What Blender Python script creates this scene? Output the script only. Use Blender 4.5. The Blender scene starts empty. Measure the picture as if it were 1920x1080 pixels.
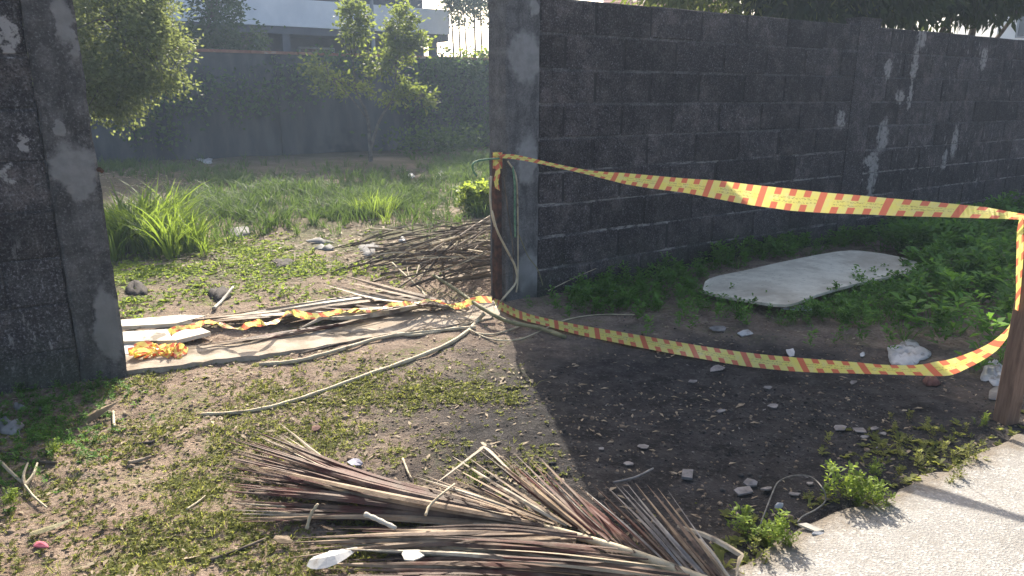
import bpy, math, random
import numpy as np
from mathutils import Vector

random.seed(7)
RNG = np.random.default_rng(11)
S = bpy.context.scene
C = S.collection

# ------------------------------------------------------------------ camera
CAM_H, FPX = 1.2, 1350.0
PITCH = math.atan(360 / FPX)
cp, sp = math.cos(PITCH), math.sin(PITCH)
cam = bpy.data.cameras.new('camera')
cam.sensor_width = 36.0
cam.lens = 36.0 * FPX / 1920
cam.clip_start, cam.clip_end = 0.05, 1000
co = bpy.data.objects.new('camera', cam)
co.location = (0, 0, CAM_H)
co.rotation_euler = (math.pi / 2 - PITCH, 0, 0)
C.objects.link(co)
S.camera = co

# ------------------------------------------------------------------ sky, sun, exposure
SUN_EL, SUN_AZ = math.radians(32.5), math.radians(-9)
w = bpy.data.worlds.new('World')
S.world = w
w.use_nodes = True
wn = w.node_tree
bg = wn.nodes['Background']
sky = wn.nodes.new('ShaderNodeTexSky')
sky.sky_type = 'NISHITA'
sky.sun_disc = False
sky.sun_elevation = SUN_EL
sky.sun_rotation = SUN_AZ
sky.air_density = 1.0
sky.dust_density = 5.0
sky.ozone_density = 1.0
wn.links.new(sky.outputs[0], bg.inputs[0])
bg.inputs[1].default_value = 0.135
sl = bpy.data.lights.new('sun', 'SUN')
sl.energy = 5.0
sl.angle = math.radians(0.5)
sl.color = (1.0, 0.92, 0.79)
so = bpy.data.objects.new('sun', sl)
sdir = Vector((math.sin(SUN_AZ) * math.cos(SUN_EL), math.cos(SUN_AZ) * math.cos(SUN_EL), math.sin(SUN_EL)))
so.rotation_euler = sdir.to_track_quat('Z', 'Y').to_euler()
so.location = (0, 0, 20)
C.objects.link(so)
S.view_settings.view_transform = 'Standard'
S.view_settings.look = 'None'
S.view_settings.exposure = 1.32
S.view_settings.gamma = 1.0
S.view_settings.use_curve_mapping = False
HAZE = 0.0030

# ------------------------------------------------------------------ pixel of the photograph -> place in the world (planning aid)
O = np.array([0.0, 0.0, CAM_H])


def ray(px, py):
    cx, cy = (px - 960) / FPX, (540 - py) / FPX
    return np.array([cx, cp + cy * sp, -sp + cy * cp])


def hash2(ix, iy, seed):
    h = (ix.astype(np.int64) * 374761393 + iy.astype(np.int64) * 668265263 + seed * 974634777) & 0x7fffffff
    h = ((h ^ (h >> 13)) * 1274126177) & 0x7fffffff
    return ((h ^ (h >> 16)) & 0xffff) / 65535.0


def vnoise(x, y, seed=0):
    x = np.asarray(x, float); y = np.asarray(y, float)
    ix, iy = np.floor(x), np.floor(y)
    fx, fy = x - ix, y - iy
    fx = fx * fx * (3 - 2 * fx); fy = fy * fy * (3 - 2 * fy)
    a = hash2(ix, iy, seed); b = hash2(ix + 1, iy, seed)
    c = hash2(ix, iy + 1, seed); d = hash2(ix + 1, iy + 1, seed)
    return (a * (1 - fx) + b * fx) * (1 - fy) + (c * (1 - fx) + d * fx) * fy


def sstep(a, b, x):
    t = np.clip((x - a) / (b - a), 0, 1)
    return t * t * (3 - 2 * t)


# edge of the pavement
PE0 = np.array([0.6196, 1.6473]); PE1 = np.array([1.8571, 2.3828])
PD = (PE1 - PE0) / np.linalg.norm(PE1 - PE0)
PN = np.array([PD[1], -PD[0]])            # towards the pavement


def pav_dist(x, y):
    return (np.asarray(x) - PE0[0]) * PN[0] + (np.asarray(y) - PE0[1]) * PN[1]


def gz(x, y):
    x = np.asarray(x, float); y = np.asarray(y, float)
    h = (vnoise(x * 1.3, y * 1.3, 1) - .5) * .035 + (vnoise(x * 4.1, y * 4.1, 2) - .5) * .022
    h = h + (vnoise(x * 12, y * 12, 3) - .5) * .014 + (vnoise(x * 26, y * 26, 4) - .5) * .008
    pd = pav_dist(x, y)
    k = 1 - sstep(-.35, .02, pd)
    return h * k - .03 * sstep(-.02, .1, pd) + .012 * np.exp(-((pd + .12) / .12) ** 2)


def G(px, py, h=0.0):
    r = ray(px, py)
    return O + r * ((h - CAM_H) / r[2])


def GG(px, py, dz=0.0):
    """point on the uneven ground (plus dz) seen at that pixel"""
    h = dz
    for _ in range(3):
        q = G(px, py, h)
        h = float(gz(q[0], q[1])) + dz
    return G(px, py, h)


def PV(px, py, A, n):
    r = ray(px, py)
    return O + r * (np.dot(A - O, n) / np.dot(r, n))


def PD_(px, py, d):
    return PV(px, py, np.array([0, d, 0.]), np.array([0, 1., 0]))


def project(x, y, z):
    dz = z - CAM_H
    zc = y * cp - dz * sp
    yc = y * sp + dz * cp
    zc = np.maximum(zc, .01)
    return 960 + FPX * x / zc, 540 - FPX * yc / zc


TH = math.radians(33.5)
WD = np.array([math.cos(TH), math.sin(TH), 0.0])       # along the walls
WN = np.array([math.sin(TH), -math.cos(TH), 0.0])      # towards the street
A = G(948, 566); L = G(240, 702)


def WPx(px, py):
    q = PV(px, py, A, WN)
    return float(np.dot(q - A, WD)), float(q[2])


def LPx(px, py):
    q = PV(px, py, L, WN)
    return float(np.dot(q - L, WD)), float(q[2])


# ------------------------------------------------------------------ materials
class NT:
    def __init__(s, name):
        s.m = bpy.data.materials.new(name); s.m.use_nodes = True
        s.t = s.m.node_tree; s.t.nodes.clear()
        s.out = s.t.nodes.new('ShaderNodeOutputMaterial')
        s.geo = s.t.nodes.new('ShaderNodeNewGeometry')
        s.pos = s.geo.outputs['Position']

    def n(s, typ, **kw):
        o = s.t.nodes.new(typ)
        for k, v in kw.items():
            setattr(o, k, v)
        return o

    def l(s, a, b):
        if isinstance(a, (int, float, tuple, list)):
            b.default_value = a
        else:
            s.t.links.new(a, b)

    def math(s, op, a, b=0.0, c=None, clamp=False):
        o = s.n('ShaderNodeMath', operation=op, use_clamp=clamp)
        s.l(a, o.inputs[0]); s.l(b, o.inputs[1])
        if c is not None:
            s.l(c, o.inputs[2])
        return o.outputs[0]

    def noise(s, scale, detail=4, rough=.55, vec=None, dist=0.0):
        o = s.n('ShaderNodeTexNoise')
        o.inputs['Scale'].default_value = scale; o.inputs['Detail'].default_value = detail
        o.inputs['Roughness'].default_value = rough; o.inputs['Distortion'].default_value = dist
        s.l(vec if vec is not None else s.pos, o.inputs['Vector'])
        return o.outputs['Fac']

    def voro(s, scale, vec=None, feature='F1'):
        o = s.n('ShaderNodeTexVoronoi', feature=feature)
        o.inputs['Scale'].default_value = scale
        s.l(vec if vec is not None else s.pos, o.inputs['Vector'])
        return o

    def ss(s, x, a, b):
        o = s.n('ShaderNodeMapRange', interpolation_type='SMOOTHSTEP')
        s.l(x, o.inputs[0]); o.inputs[1].default_value = a; o.inputs[2].default_value = b
        return o.outputs[0]

    def mix(s, f, a, b):
        o = s.n('ShaderNodeMix', data_type='RGBA')
        s.l(f, o.inputs[0])
        for v, i in ((a, 6), (b, 7)):
            if isinstance(v, tuple):
                o.inputs[i].default_value = (*v, 1)
            else:
                s.l(v, o.inputs[i])
        return o.outputs[2]

    def scalevec(s, v, vec=None):
        o = s.n('ShaderNodeVectorMath', operation='MULTIPLY')
        s.l(vec if vec is not None else s.pos, o.inputs[0]); o.inputs[1].default_value = v
        return o.outputs[0]

    def dot(s, v):
        o = s.n('ShaderNodeVectorMath', operation='DOT_PRODUCT')
        s.l(s.pos, o.inputs[0]); o.inputs[1].default_value = v
        return o.outputs['Value']

    def bump(s, h, strength, dist=.01):
        o = s.n('ShaderNodeBump'); o.inputs['Strength'].default_value = strength; o.inputs['Distance'].default_value = dist
        s.l(h, o.inputs['Height'])
        return o.outputs[0]

    def attr(s, name):
        return s.n('ShaderNodeAttribute', attribute_name=name)

    def bsdf(s, col, rough=.85, normal=None, spec=.3, metal=0.0):
        o = s.n('ShaderNodeBsdfPrincipled')
        if isinstance(col, tuple):
            o.inputs['Base Color'].default_value = (*col, 1)
        else:
            s.l(col, o.inputs['Base Color'])
        s.l(rough, o.inputs['Roughness'])
        o.inputs['Specular IOR Level'].default_value = spec; o.inputs['Metallic'].default_value = metal
        if normal is not None:
            s.l(normal, o.inputs['Normal'])
        return o.outputs[0]

    def done(s, sh):
        s.l(sh, s.out.inputs[0])
        return s.m


def simple(name, c1, c2, scale=20, rough=.85, bump=.3, bscale=90, c3=None, c3scale=6, lo=.55, hi=.65, spec=.25, stretch=None, trans=0.0):
    t = NT(name)
    vec = t.scalevec(stretch) if stretch else None
    col = t.mix(t.ss(t.noise(scale, 5, .6, vec), .32, .68), c1, c2)
    if c3:
        col = t.mix(t.ss(t.noise(c3scale, 4, .6), lo, hi), col, c3)
    nb = t.bump(t.noise(bscale, 4, .6, vec), bump, .006)
    b = t.bsdf(col, rough, nb, spec)
    if trans > 0:
        tr = t.n('ShaderNodeBsdfTranslucent'); t.l(col, tr.inputs[0])
        mx = t.n('ShaderNodeMixShader'); mx.inputs[0].default_value = trans
        t.l(b, mx.inputs[1]); t.l(tr.outputs[0], mx.inputs[2]); b = mx.outputs[0]
    return t.done(b)


def leafmat(name, dark, light, tcol, trans=.45, rough=.6, spec=.15):
    t = NT(name)
    a = t.attr('tint').outputs['Fac']
    col = t.mix(a, dark, light)
    tc = t.mix(a, tuple(v * .55 for v in tcol), tcol)
    b = t.bsdf(col, rough, None, spec)
    tr = t.n('ShaderNodeBsdfTranslucent'); t.l(tc, tr.inputs[0])
    mx = t.n('ShaderNodeMixShader'); mx.inputs[0].default_value = trans
    t.l(b, mx.inputs[1]); t.l(tr.outputs[0], mx.inputs[2])
    return t.done(mx.outputs[0])


def soil_material():
    t = NT('trodden soil')
    n1 = t.noise(1.6, 5, .6); n2 = t.noise(9, 5, .65); n3 = t.noise(60, 4, .7)
    col = t.mix(t.ss(n2, .35, .66), (.14, .096, .070), (.285, .212, .157))
    col = t.mix(t.ss(n1, .45, .62), col, (.245, .182, .135))
    col = t.mix(t.math('MULTIPLY', t.ss(n3, .5, .66), .5), col, (.38, .30, .235))
    col = t.mix(t.math('MULTIPLY', t.ss(n3, .46, .33), .6), col, (.06, .045, .034))
    # thin moss and creeping weeds too small to model
    moss = t.math('MULTIPLY', t.ss(t.noise(3.1, 4, .6), .5, .62), t.ss(t.noise(42, 3, .6), .45, .6))
    col = t.mix(t.math('MULTIPLY', moss, .8), col, (.15, .16, .05))
    # charred patch left by an old fire
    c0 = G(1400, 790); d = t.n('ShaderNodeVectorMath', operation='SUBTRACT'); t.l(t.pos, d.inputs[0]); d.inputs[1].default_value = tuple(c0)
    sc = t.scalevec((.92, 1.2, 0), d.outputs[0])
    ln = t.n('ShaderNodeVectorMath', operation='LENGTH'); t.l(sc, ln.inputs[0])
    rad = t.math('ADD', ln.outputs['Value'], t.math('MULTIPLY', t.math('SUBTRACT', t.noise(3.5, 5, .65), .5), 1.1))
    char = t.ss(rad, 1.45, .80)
    # greyer, darker soil round the char
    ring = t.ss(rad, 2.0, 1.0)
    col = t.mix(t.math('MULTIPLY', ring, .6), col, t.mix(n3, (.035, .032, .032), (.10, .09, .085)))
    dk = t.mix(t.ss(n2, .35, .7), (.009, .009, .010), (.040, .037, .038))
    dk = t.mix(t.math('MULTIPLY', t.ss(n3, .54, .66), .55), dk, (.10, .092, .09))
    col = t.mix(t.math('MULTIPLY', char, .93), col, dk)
    # thatch and moss on the lot behind the wall line
    ws = t.math('SUBTRACT', t.dot(tuple(WN)), float(np.dot(A, WN)))
    ws = t.math('ADD', ws, t.math('MULTIPLY', t.math('SUBTRACT', t.noise(1.1, 4, .6), .5), 1.6))
    th = t.math('MULTIPLY', t.ss(ws, -.7, -1.9), t.ss(t.noise(1.5, 5, .65), .36, .56))
    col = t.mix(t.math('MULTIPLY', th, .75), col, t.mix(n3, (.035, .045, .018), (.12, .125, .05)))
    far_ = t.math('MULTIPLY', t.ss(ws, -3.5, -7.0), .6)
    col = t.mix(far_, col, (.085, .07, .05))
    h = t.math('ADD', t.math('MULTIPLY', n2, .6), t.math('MULTIPLY', t.noise(130, 3, .7), .35))
    h = t.math('ADD', h, t.math('MULTIPLY', n3, .5))
    return t.done(t.bsdf(col, .95, t.bump(h, 1.0, .028), .15))


def wall_frame(t, org):
    s_ = t.math('SUBTRACT', t.dot(tuple(WD)), float(np.dot(org, WD)))
    z = t.n('ShaderNodeSeparateXYZ'); t.l(t.pos, z.inputs[0])
    z = z.outputs[2]
    cb = t.n('ShaderNodeCombineXYZ'); t.l(s_, cb.inputs[0]); t.l(z, cb.inputs[1])
    return s_, z, cb.outputs[0]


def patches(t, vec, items, warp=.09, scale=9):
    """union of ragged ellipses (s, z, rs, rz) in the plane of the wall"""
    nz = t.n('ShaderNodeTexNoise'); nz.inputs['Scale'].default_value = scale; nz.inputs['Detail'].default_value = 5
    nz.inputs['Roughness'].default_value = .6
    t.l(vec, nz.inputs['Vector'])
    off = t.n('ShaderNodeVectorMath', operation='MULTIPLY_ADD')
    t.l(nz.outputs['Color'], off.inputs[0]); off.inputs[1].default_value = (2 * warp,) * 3
    sub = t.n('ShaderNodeVectorMath', operation='SUBTRACT'); t.l(vec, sub.inputs[0]); sub.inputs[1].default_value = (warp, warp, warp)
    t.l(sub.outputs[0], off.inputs[2])
    res = None
    for (s0, z0, rs, rz) in items:
        a = t.n('ShaderNodeVectorMath', operation='SUBTRACT'); t.l(off.outputs[0], a.inputs[0]); a.inputs[1].default_value = (s0, z0, 0)
        b = t.scalevec((1 / rs, 1 / rz, 0), a.outputs[0])
        ln = t.n('ShaderNodeVectorMath', operation='LENGTH'); t.l(b, ln.inputs[0])
        m = t.ss(ln.outputs['Value'], 1.25, .80)
        res = m if res is None else t.math('MAXIMUM', res, m)
    return res


def block_material(name, org, items, peel_from, c1=(.021, .0175, .018), c2=(.082, .068, .066), joint=False):
    t = NT(name)
    s_, z, v = wall_frame(t, org)
    fine = t.noise(105, 3, .8); mid = t.noise(16, 6, .7); big = t.noise(1.7, 4, .6)
    oi = t.n('ShaderNodeObjectInfo')
    col = t.mix(t.ss(mid, .3, .72), c1, c2)
    col = t.mix(t.math('MULTIPLY', t.ss(big, .36, .62), .7), col, (.022, .018, .019))
    col = t.mix(t.math('MULTIPLY', t.ss(t.noise(4.5, 6, .75), .48, .68), .7), col, (.13, .108, .10))
    col = t.mix(t.math('MULTIPLY', t.ss(fine, .53, .66), .75), col, (.19, .18, .19))
    col = t.mix(t.math('MULTIPLY', t.ss(fine, .48, .36), .8), col, (.012, .012, .014))
    if not joint:
        br = t.n('ShaderNodeHueSaturation'); t.l(col, br.inputs['Color'])
        t.l(t.math('ADD', .74, t.math('MULTIPLY', oi.outputs['Random'], .5)), br.inputs['Value'])
        col = br.outputs[0]
    # lime bloom and flakes of old whitewash, running down the face
    sv = t.scalevec((26, 7, 1), v)
    reg = t.math('MULTIPLY', t.ss(s_, peel_from - .25, peel_from + .5), t.ss(t.noise(2.2, 3, .5, v), .36, .62))
    fl = t.math('MULTIPLY', t.ss(t.noise(1.0, 5, .75, sv), .565, .66), reg)
    few = t.math('MULTIPLY', t.ss(t.noise(1.0, 5, .75, t.scalevec((24, 14, 1), v)), .62, .74), t.ss(t.noise(1.7, 4, .65), .42, .64))
    dots = t.math('MULTIPLY', t.ss(t.noise(55, 2, .5, v), .69, .75), t.ss(t.noise(3.1, 3, .6), .40, .6))
    few = t.math('MAXIMUM', few, t.math('MULTIPLY', dots, .8))
    fl = t.math('MAXIMUM', t.math('MULTIPLY', fl, .8), t.math('MULTIPLY', few, .8))
    if items:
        pm_ = t.math('MULTIPLY', patches(t, v, items, .075, 19), t.ss(t.noise(34, 4, .7), .33, .50))
        fl = t.math('MAXIMUM', fl, t.math('MULTIPLY', pm_, .85))
    if joint:
        lim = t.math('MULTIPLY', t.ss(t.noise(2.1, 3, .6), .34, .54), t.ss(t.noise(13, 4, .75, t.scalevec((1, 3, 1), v)), .40, .58))
        lim = t.math('MULTIPLY', lim, t.math('ADD', .16, t.math('MULTIPLY', t.ss(z, 1.1, .45), .65)))
        fz = t.math('FRACT', t.math('DIVIDE', t.math('SUBTRACT', TOP, z), PITCH_Z))
        fz = t.math('MINIMUM', fz, t.math('SUBTRACT', 1.0, fz))
        hj = t.ss(fz, .09, .05)
        fl = t.math('MAXIMUM', t.math('MULTIPLY', fl, .5), t.math('MULTIPLY', lim, hj))
        col = t.mix(hj, (.03, .027, .027), col)
    col = t.mix(fl, col, t.mix(mid, (.23, .215, .205), (.38, .36, .34)))
    # green algae near the ground
    alg = t.math('MULTIPLY', t.ss(z, .35, -.05), t.ss(t.noise(5, 4, .6), .4, .6))
    col = t.mix(t.math('MULTIPLY', alg, .5), col, (.03, .045, .02))
    h = t.math('ADD', t.math('MULTIPLY', fine, .5), t.math('MULTIPLY', mid, .6))
    return t.done(t.bsdf(col, .93, t.bump(h, .7, .012), .2))


def plaster_material(name, org, items, c1=(.052, .052, .056), c2=(.15, .147, .145), patchc=(.235, .232, .228)):
    t = NT(name)
    s_, z, v = wall_frame(t, org)
    fine = t.noise(105, 3, .8); mid = t.noise(11, 6, .72); run = t.noise(1.0, 4, .6, t.scalevec((17, 2.2, 1), v))
    col = t.mix(t.ss(mid, .32, .7), c1, c2)
    col = t.mix(t.math('MULTIPLY', t.ss(run, .44, .66), .6), col, tuple(x * .6 for x in c1))
    col = t.mix(t.math('MULTIPLY', t.ss(fine, .53, .68), .5), col, (.23, .225, .22))
    col = t.mix(t.math('MULTIPLY', t.ss(fine, .47, .33), .5), col, (.02, .02, .022))
    pm = patches(t, v, items, .06, 17)
    pc = t.mix(t.ss(t.noise(24, 4, .6), .3, .7), tuple(x * .78 for x in patchc), patchc)
    col = t.mix(t.math('MULTIPLY', pm, .92), col, pc)
    alg = t.math('MULTIPLY', t.ss(z, .5, .0), t.ss(t.noise(6, 4, .6), .38, .6))
    col = t.mix(t.math('MULTIPLY', alg, .6), col, (.035, .04, .028))
    h = t.math('ADD', t.math('MULTIPLY', fine, .35), t.math('MULTIPLY', mid, .7))
    h = t.math('ADD', h, t.math('MULTIPLY', pm, .35))
    return t.done(t.bsdf(col, .92, t.bump(h, .6, .012), .2))


def tape_material():
    t = NT('barrier tape film')
    uv = t.n('ShaderNodeUVMap'); uv.uv_map = 'UVMap'
    sx = t.n('ShaderNodeSeparateXYZ'); t.l(uv.outputs[0], sx.inputs[0])
    u, v = sx.outputs[0], sx.outputs[1]
    wv = t.math('SUBTRACT', t.math('DIVIDE', u, .84), t.math('MULTIPLY', v, .5))
    fr = t.math('FRACT', wv)
    blk = t.math('LESS_THAN', fr, .45)
    rows = t.math('MAXIMUM', t.math('GREATER_THAN', v, .68), t.math('LESS_THAN', v, .32))
    q = t.math('FRACT', t.math('DIVIDE', wv, 4.0))
    bar = t.math('LESS_THAN', q, .25)
    red = t.math('MULTIPLY', blk, t.math('MAXIMUM', rows, bar))
    # two lines of small worn print that cannot be read
    cb = t.n('ShaderNodeCombineXYZ'); t.l(t.math('MULTIPLY', u, 9), cb.inputs[0]); t.l(t.math('MULTIPLY', v, 22), cb.inputs[1])
    pr = t.ss(t.noise(1.0, 2, .5, cb.outputs[0]), .5, .56)
    l1 = t.math('MULTIPLY', t.math('GREATER_THAN', v, .37), t.math('LESS_THAN', v, .46))
    l2 = t.math('MULTIPLY', t.math('GREATER_THAN', v, .54), t.math('LESS_THAN', v, .63))
    pr = t.math('MULTIPLY', t.math('MULTIPLY', pr, t.math('ADD', l1, l2)), t.math('MULTIPLY', t.math('SUBTRACT', 1.0, bar), .55))
    dirt = t.noise(30, 4, .6)
    yel = t.mix(t.ss(dirt, .35, .75), (.86, .77, .20), (.80, .73, .30))
    col = t.mix(pr, yel, (.25, .16, .03))
    col = t.mix(red, col, (.72, .20, .11))
    b = t.bsdf(col, .35, t.bump(t.noise(45, 2, .5), .15, .01), .5)
    tr = t.n('ShaderNodeBsdfTranslucent'); t.l(col, tr.inputs[0])
    mx = t.n('ShaderNodeMixShader'); mx.inputs[0].default_value = .52
    t.l(b, mx.inputs[1]); t.l(tr.outputs[0], mx.inputs[2])
    return t.done(mx.outputs[0])


def concrete_material():
    t = NT('exposed concrete')
    vo = t.voro(150)
    grain = t.noise(260, 3, .7); mid = t.noise(6, 5, .6)
    col = t.mix(t.ss(mid, .3, .7), (.215, .207, .196), (.27, .26, .247))
    spk = t.n('ShaderNodeSeparateColor'); t.l(vo.outputs['Color'], spk.inputs[0])
    col = t.mix(t.math('MULTIPLY', t.ss(spk.outputs[0], .74, .86), .55), col, (.19, .175, .155))
    col = t.mix(t.math('MULTIPLY', t.ss(spk.outputs[1], .8, .95), .4), col, (.52, .50, .46))
    col = t.mix(t.math('MULTIPLY', t.ss(grain, .48, .33), .6), col, (.2, .185, .16))
    ck = t.voro(1.15, t.mix(.12, t.pos, t.noise(3, 4, .6)) if False else None, 'DISTANCE_TO_EDGE')
    wob = t.math('ADD', ck.outputs['Distance'], t.math('MULTIPLY', t.math('SUBTRACT', t.noise(9, 4, .7), .5), .03))
    col = t.mix(t.math('MULTIPLY', t.ss(t.math('ABSOLUTE', wob), .006, .002), .45), col, (.1, .09, .08))
    st = t.ss(t.noise(2.4, 5, .7), .54, .70)
    col = t.mix(t.math('MULTIPLY', st, .35), col, (.20, .185, .165))
    # soil trodden over the edge
    d = t.math('SUBTRACT', t.dot((PN[0], PN[1], 0)), float(PE0 @ PN))
    ed = t.math('MULTIPLY', t.ss(t.math('ADD', d, t.math('MULTIPLY', t.math('SUBTRACT', t.noise(14, 5, .7), .5), .24)), .09, -.01), .85)
    col = t.mix(ed, col, (.13, .105, .078))
    h = t.math('ADD', t.math('MULTIPLY', vo.outputs['Distance'], .8), t.math('MULTIPLY', grain, .5))
    return t.done(t.bsdf(col, .9, t.bump(h, .6, .006), .25))


def board_material():
    t = NT('weathered white board')
    c = t.mix(t.ss(t.noise(5, 6, .7), .38, .64), (.62, .57, .46), (.47, .42, .33))
    c = t.mix(t.math('MULTIPLY', t.ss(t.noise(30, 5, .75), .54, .70), .6), c, (.17, .145, .11))
    c = t.mix(t.math('MULTIPLY', t.ss(t.noise(2.6, 4, .6), .5, .65), .5), c, (.30, .25, .19))
    return t.done(t.bsdf(c, .6, t.bump(t.noise(60, 3, .6), .05, .002), .2))


TOP, PITCH_Z, BL = 1.742, .197, .452
M = {}
M['soil'] = soil_material()
sA = lambda x, y: WPx(x, y)


def ell(f, px, py, wx, hy):
    """ragged patch: centre pixel and half sizes in pixels -> (s, z, rs, rz)"""
    s0, z0 = f(px, py); s1, _ = f(px + wx, py); _, z1 = f(px, py - hy)
    return (s0, z0, max(abs(s1 - s0), .012), max(abs(z1 - z0), .012))


peel = [ell(WPx, *a) for a in ((1655, 255, 10, 30), (1636, 330, 7, 44), (1632, 300, 12, 10), (1715, 120, 6, 32), (1686, 182, 9, 11), (1706, 180, 4, 26), (1728, 75, 7, 18),
                               (1612, 322, 5, 38), (1790, 265, 6, 28), (1770, 300, 4, 18), (1665, 128, 6, 22), (1845, 110, 6, 20), (1577, 225, 7, 18))]
M['block'] = block_material('black weathered concrete block', A, peel, WPx(1640, 200)[0])
M['mortar'] = block_material('limy mortar joint', A, peel, WPx(1640, 200)[0], (.045, .044, .047), (.10, .096, .098), joint=True)
M['pilaster'] = block_material('weathered wall pier', A, peel[:3], WPx(1640, 200)[0] + .6, (.021, .0175, .018), (.080, .067, .066))
M['pillar_r'] = plaster_material('grey render of the gate pillar', A, [ell(WPx, *a) for a in ((984, 108, 30, 46), (985, 300, 18, 48), (990, 515, 22, 42), (1000, 18, 9, 14))],
                                 (.075, .072, .073), (.155, .15, .15), (.26, .255, .25))
M['pillar_l'] = plaster_material('blackened render of the gate pillar', L, [ell(LPx, *a) for a in ((138, 312, 46, 42), (150, 350, 26, 28), (118, 40, 18, 44), (135, 78, 10, 36), (110, 240, 10, 16), (203, 610, 26, 70))],
                                 (.040, .037, .037), (.125, .117, .111), (.225, .215, .205))
M['block_l'] = block_material('blackened render over blocks', L, [ell(LPx, *a) for a in ((12, 70, 15, 40), (45, 275, 8, 14), (8, 325, 8, 20))], -.6, (.026, .024, .025), (.092, .086, .083))
M['mortar_l'] = block_material('dark joint', L, [], 99, (.03, .03, .033), (.075, .075, .078))
M['rust'] = simple('rusted steel', (.035, .018, .013), (.11, .045, .028), 30, .8, .4, 150, (.02, .015, .015), 9)
M['wood'] = simple('brown timber post', (.12, .072, .05), (.21, .13, .09), 9, .8, .3, 60, (.08, .05, .035), 5, stretch=(9, 9, 1))
M['plank'] = simple('grey brown plank', (.20, .15, .105), (.36, .29, .21), 8, .85, .3, 50, (.1, .075, .055), 7)
M['paleplank'] = simple('bleached plank', (.42, .38, .31), (.60, .56, .48), 8, .85, .3, 50, (.2, .17, .13), 7)
M['tape'] = tape_material()
M['concrete'] = concrete_material()
M['sill'] = simple('dusty cement strip', (.25, .20, .15), (.38, .32, .25), 8, .92, .5, 60, (.15, .115, .08), 5, .5, .66)
M['board'] = board_material()
M['leaflet'] = simple('dry palm leaflet', (.055, .035, .027), (.165, .115, .085), 11, .6, .2, 120, (.095, .034, .026), 3.2, .5, .62, spec=.15, trans=.10)
M['leaflet_pale'] = simple('bleached palm leaflet', (.27, .22, .155), (.44, .37, .27), 14, .55, .2, 120, (.15, .11, .08), 6, spec=.15, trans=.12)
M['leaflet_grey'] = simple('grey palm leaflet', (.15, .13, .12), (.30, .275, .25), 14, .55, .2, 120, (.08, .065, .06), 6, spec=.18, trans=.1)
M['stalk'] = simple('pale dry stalk', (.36, .29, .19), (.52, .44, .30), 16, .7, .3, 120, (.2, .15, .09), 8, .56, .66)
M['stalk_green'] = simple('greenish stalk', (.12, .115, .055), (.24, .21, .11), 16, .7, .3, 120)
M['leaflet_tan'] = simple('tan palm leaflet', (.17, .115, .075), (.34, .25, .165), 11, .6, .2, 120, (.09, .055, .038), 3, .52, .64, spec=.15, trans=.12)
M['twig'] = simple('dry twig', (.055, .04, .03), (.17, .13, .095), 10, .85, .3, 100, (.05, .037, .03), 4)
M['rope'] = simple('green cord', (.09, .20, .12), (.22, .36, .22), 40, .6, .2, 200, trans=.15)
M['wire'] = simple('dull wire', (.10, .095, .085), (.24, .22, .19), 40, .5, .1, 200)
M['paper'] = simple('dirty white plastic', (.40, .40, .40), (.56, .55, .54), 9, .6, .3, 40, (.22, .20, .18), 14, .5, .66, trans=.2)
M['chip'] = simple('pale chip', (.12, .11, .105), (.23, .21, .20), 30, .85, .3, 120)
M['dryleaf'] = simple('dry brown leaf', (.16, .11, .065), (.33, .25, .16), 16, .7, .3, 90, trans=.2)
M['dark'] = simple('dark lump', (.020, .017, .016), (.06, .047, .042), 20, .9, .5, 70)
M['stone'] = simple('grey stone', (.13, .125, .12), (.26, .25, .24), 14, .9, .5, 60, (.07, .075, .05), 5)
M['redlump'] = simple('reddish brown lump', (.08, .035, .028), (.17, .08, .065), 20, .85, .4, 70)
M['pink'] = simple('pink scrap', (.55, .10, .15), (.62, .22, .26), 20, .6, .2, 70, trans=.2)
M['mauve'] = simple('mauve grey scrap', (.25, .24, .30), (.36, .34, .40), 20, .6, .2, 70)
M['bark'] = simple('bark', (.07, .06, .05), (.16, .14, .12), 12, .9, .5, 40)
M['backwall'] = simple('dark back wall render', (.045, .05, .058), (.09, .095, .10), 1.4, .92, .3, 30, (.03, .034, .04), .7, stretch=(2, 2, .5))
M['coping'] = simple('red brown coping', (.22, .105, .075), (.33, .17, .12), 6, .85, .3, 40, (.36, .30, .25), 3)
M['white'] = simple('white paint', (.62, .65, .69), (.74, .76, .79), 1.0, .7, .1, 30)
M['bldg'] = simple('shade darkened render', (.075, .08, .10), (.11, .115, .135), .8, .85, .15, 20)  # shade of the recessed storeys put into the wall colour
M['glass'] = simple('dark window glass', (.02, .025, .035), (.04, .045, .06), 1.0, .15, .02, 20, spec=.6)
M['grey'] = simple('grey painted steel', (.20, .22, .25), (.28, .30, .33), 5, .6, .1, 50)
M['rooftile'] = simple('pink clay tile', (.46, .23, .18), (.58, .32, .26), 5, .8, .3, 40)
M['fieldwhite'] = simple('whitewashed wall', (.70, .70, .68), (.80, .80, .78), 1.0, .8, .1, 20)
M['ash'] = simple('burnt crumbs', (.014, .013, .013), (.05, .047, .046), 40, .95, .3, 100)
M['clod'] = simple('soil crumb', (.10, .072, .05), (.25, .19, .135), 30, .95, .4, 100)
M['litter'] = simple('dead leaf crumbs', (.17, .13, .085), (.36, .29, .2), 14, .8, .2, 90, (.07, .05, .036), 9, trans=.15)
M['lawn'] = leafmat('creeping weed leaf', (.085, .095, .028), (.21, .225, .07), (.42, .44, .09), .5)
M['weed'] = leafmat('broad weed leaf', (.045, .105, .022), (.12, .24, .05), (.20, .40, .05), .45)
M['kerbweed'] = leafmat('bright weed leaf', (.07, .12, .02), (.16, .23, .045), (.40, .50, .06), .5)
M['grass'] = leafmat('long grass blade', (.035, .085, .022), (.09, .16, .04), (.36, .50, .06), .5)
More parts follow.
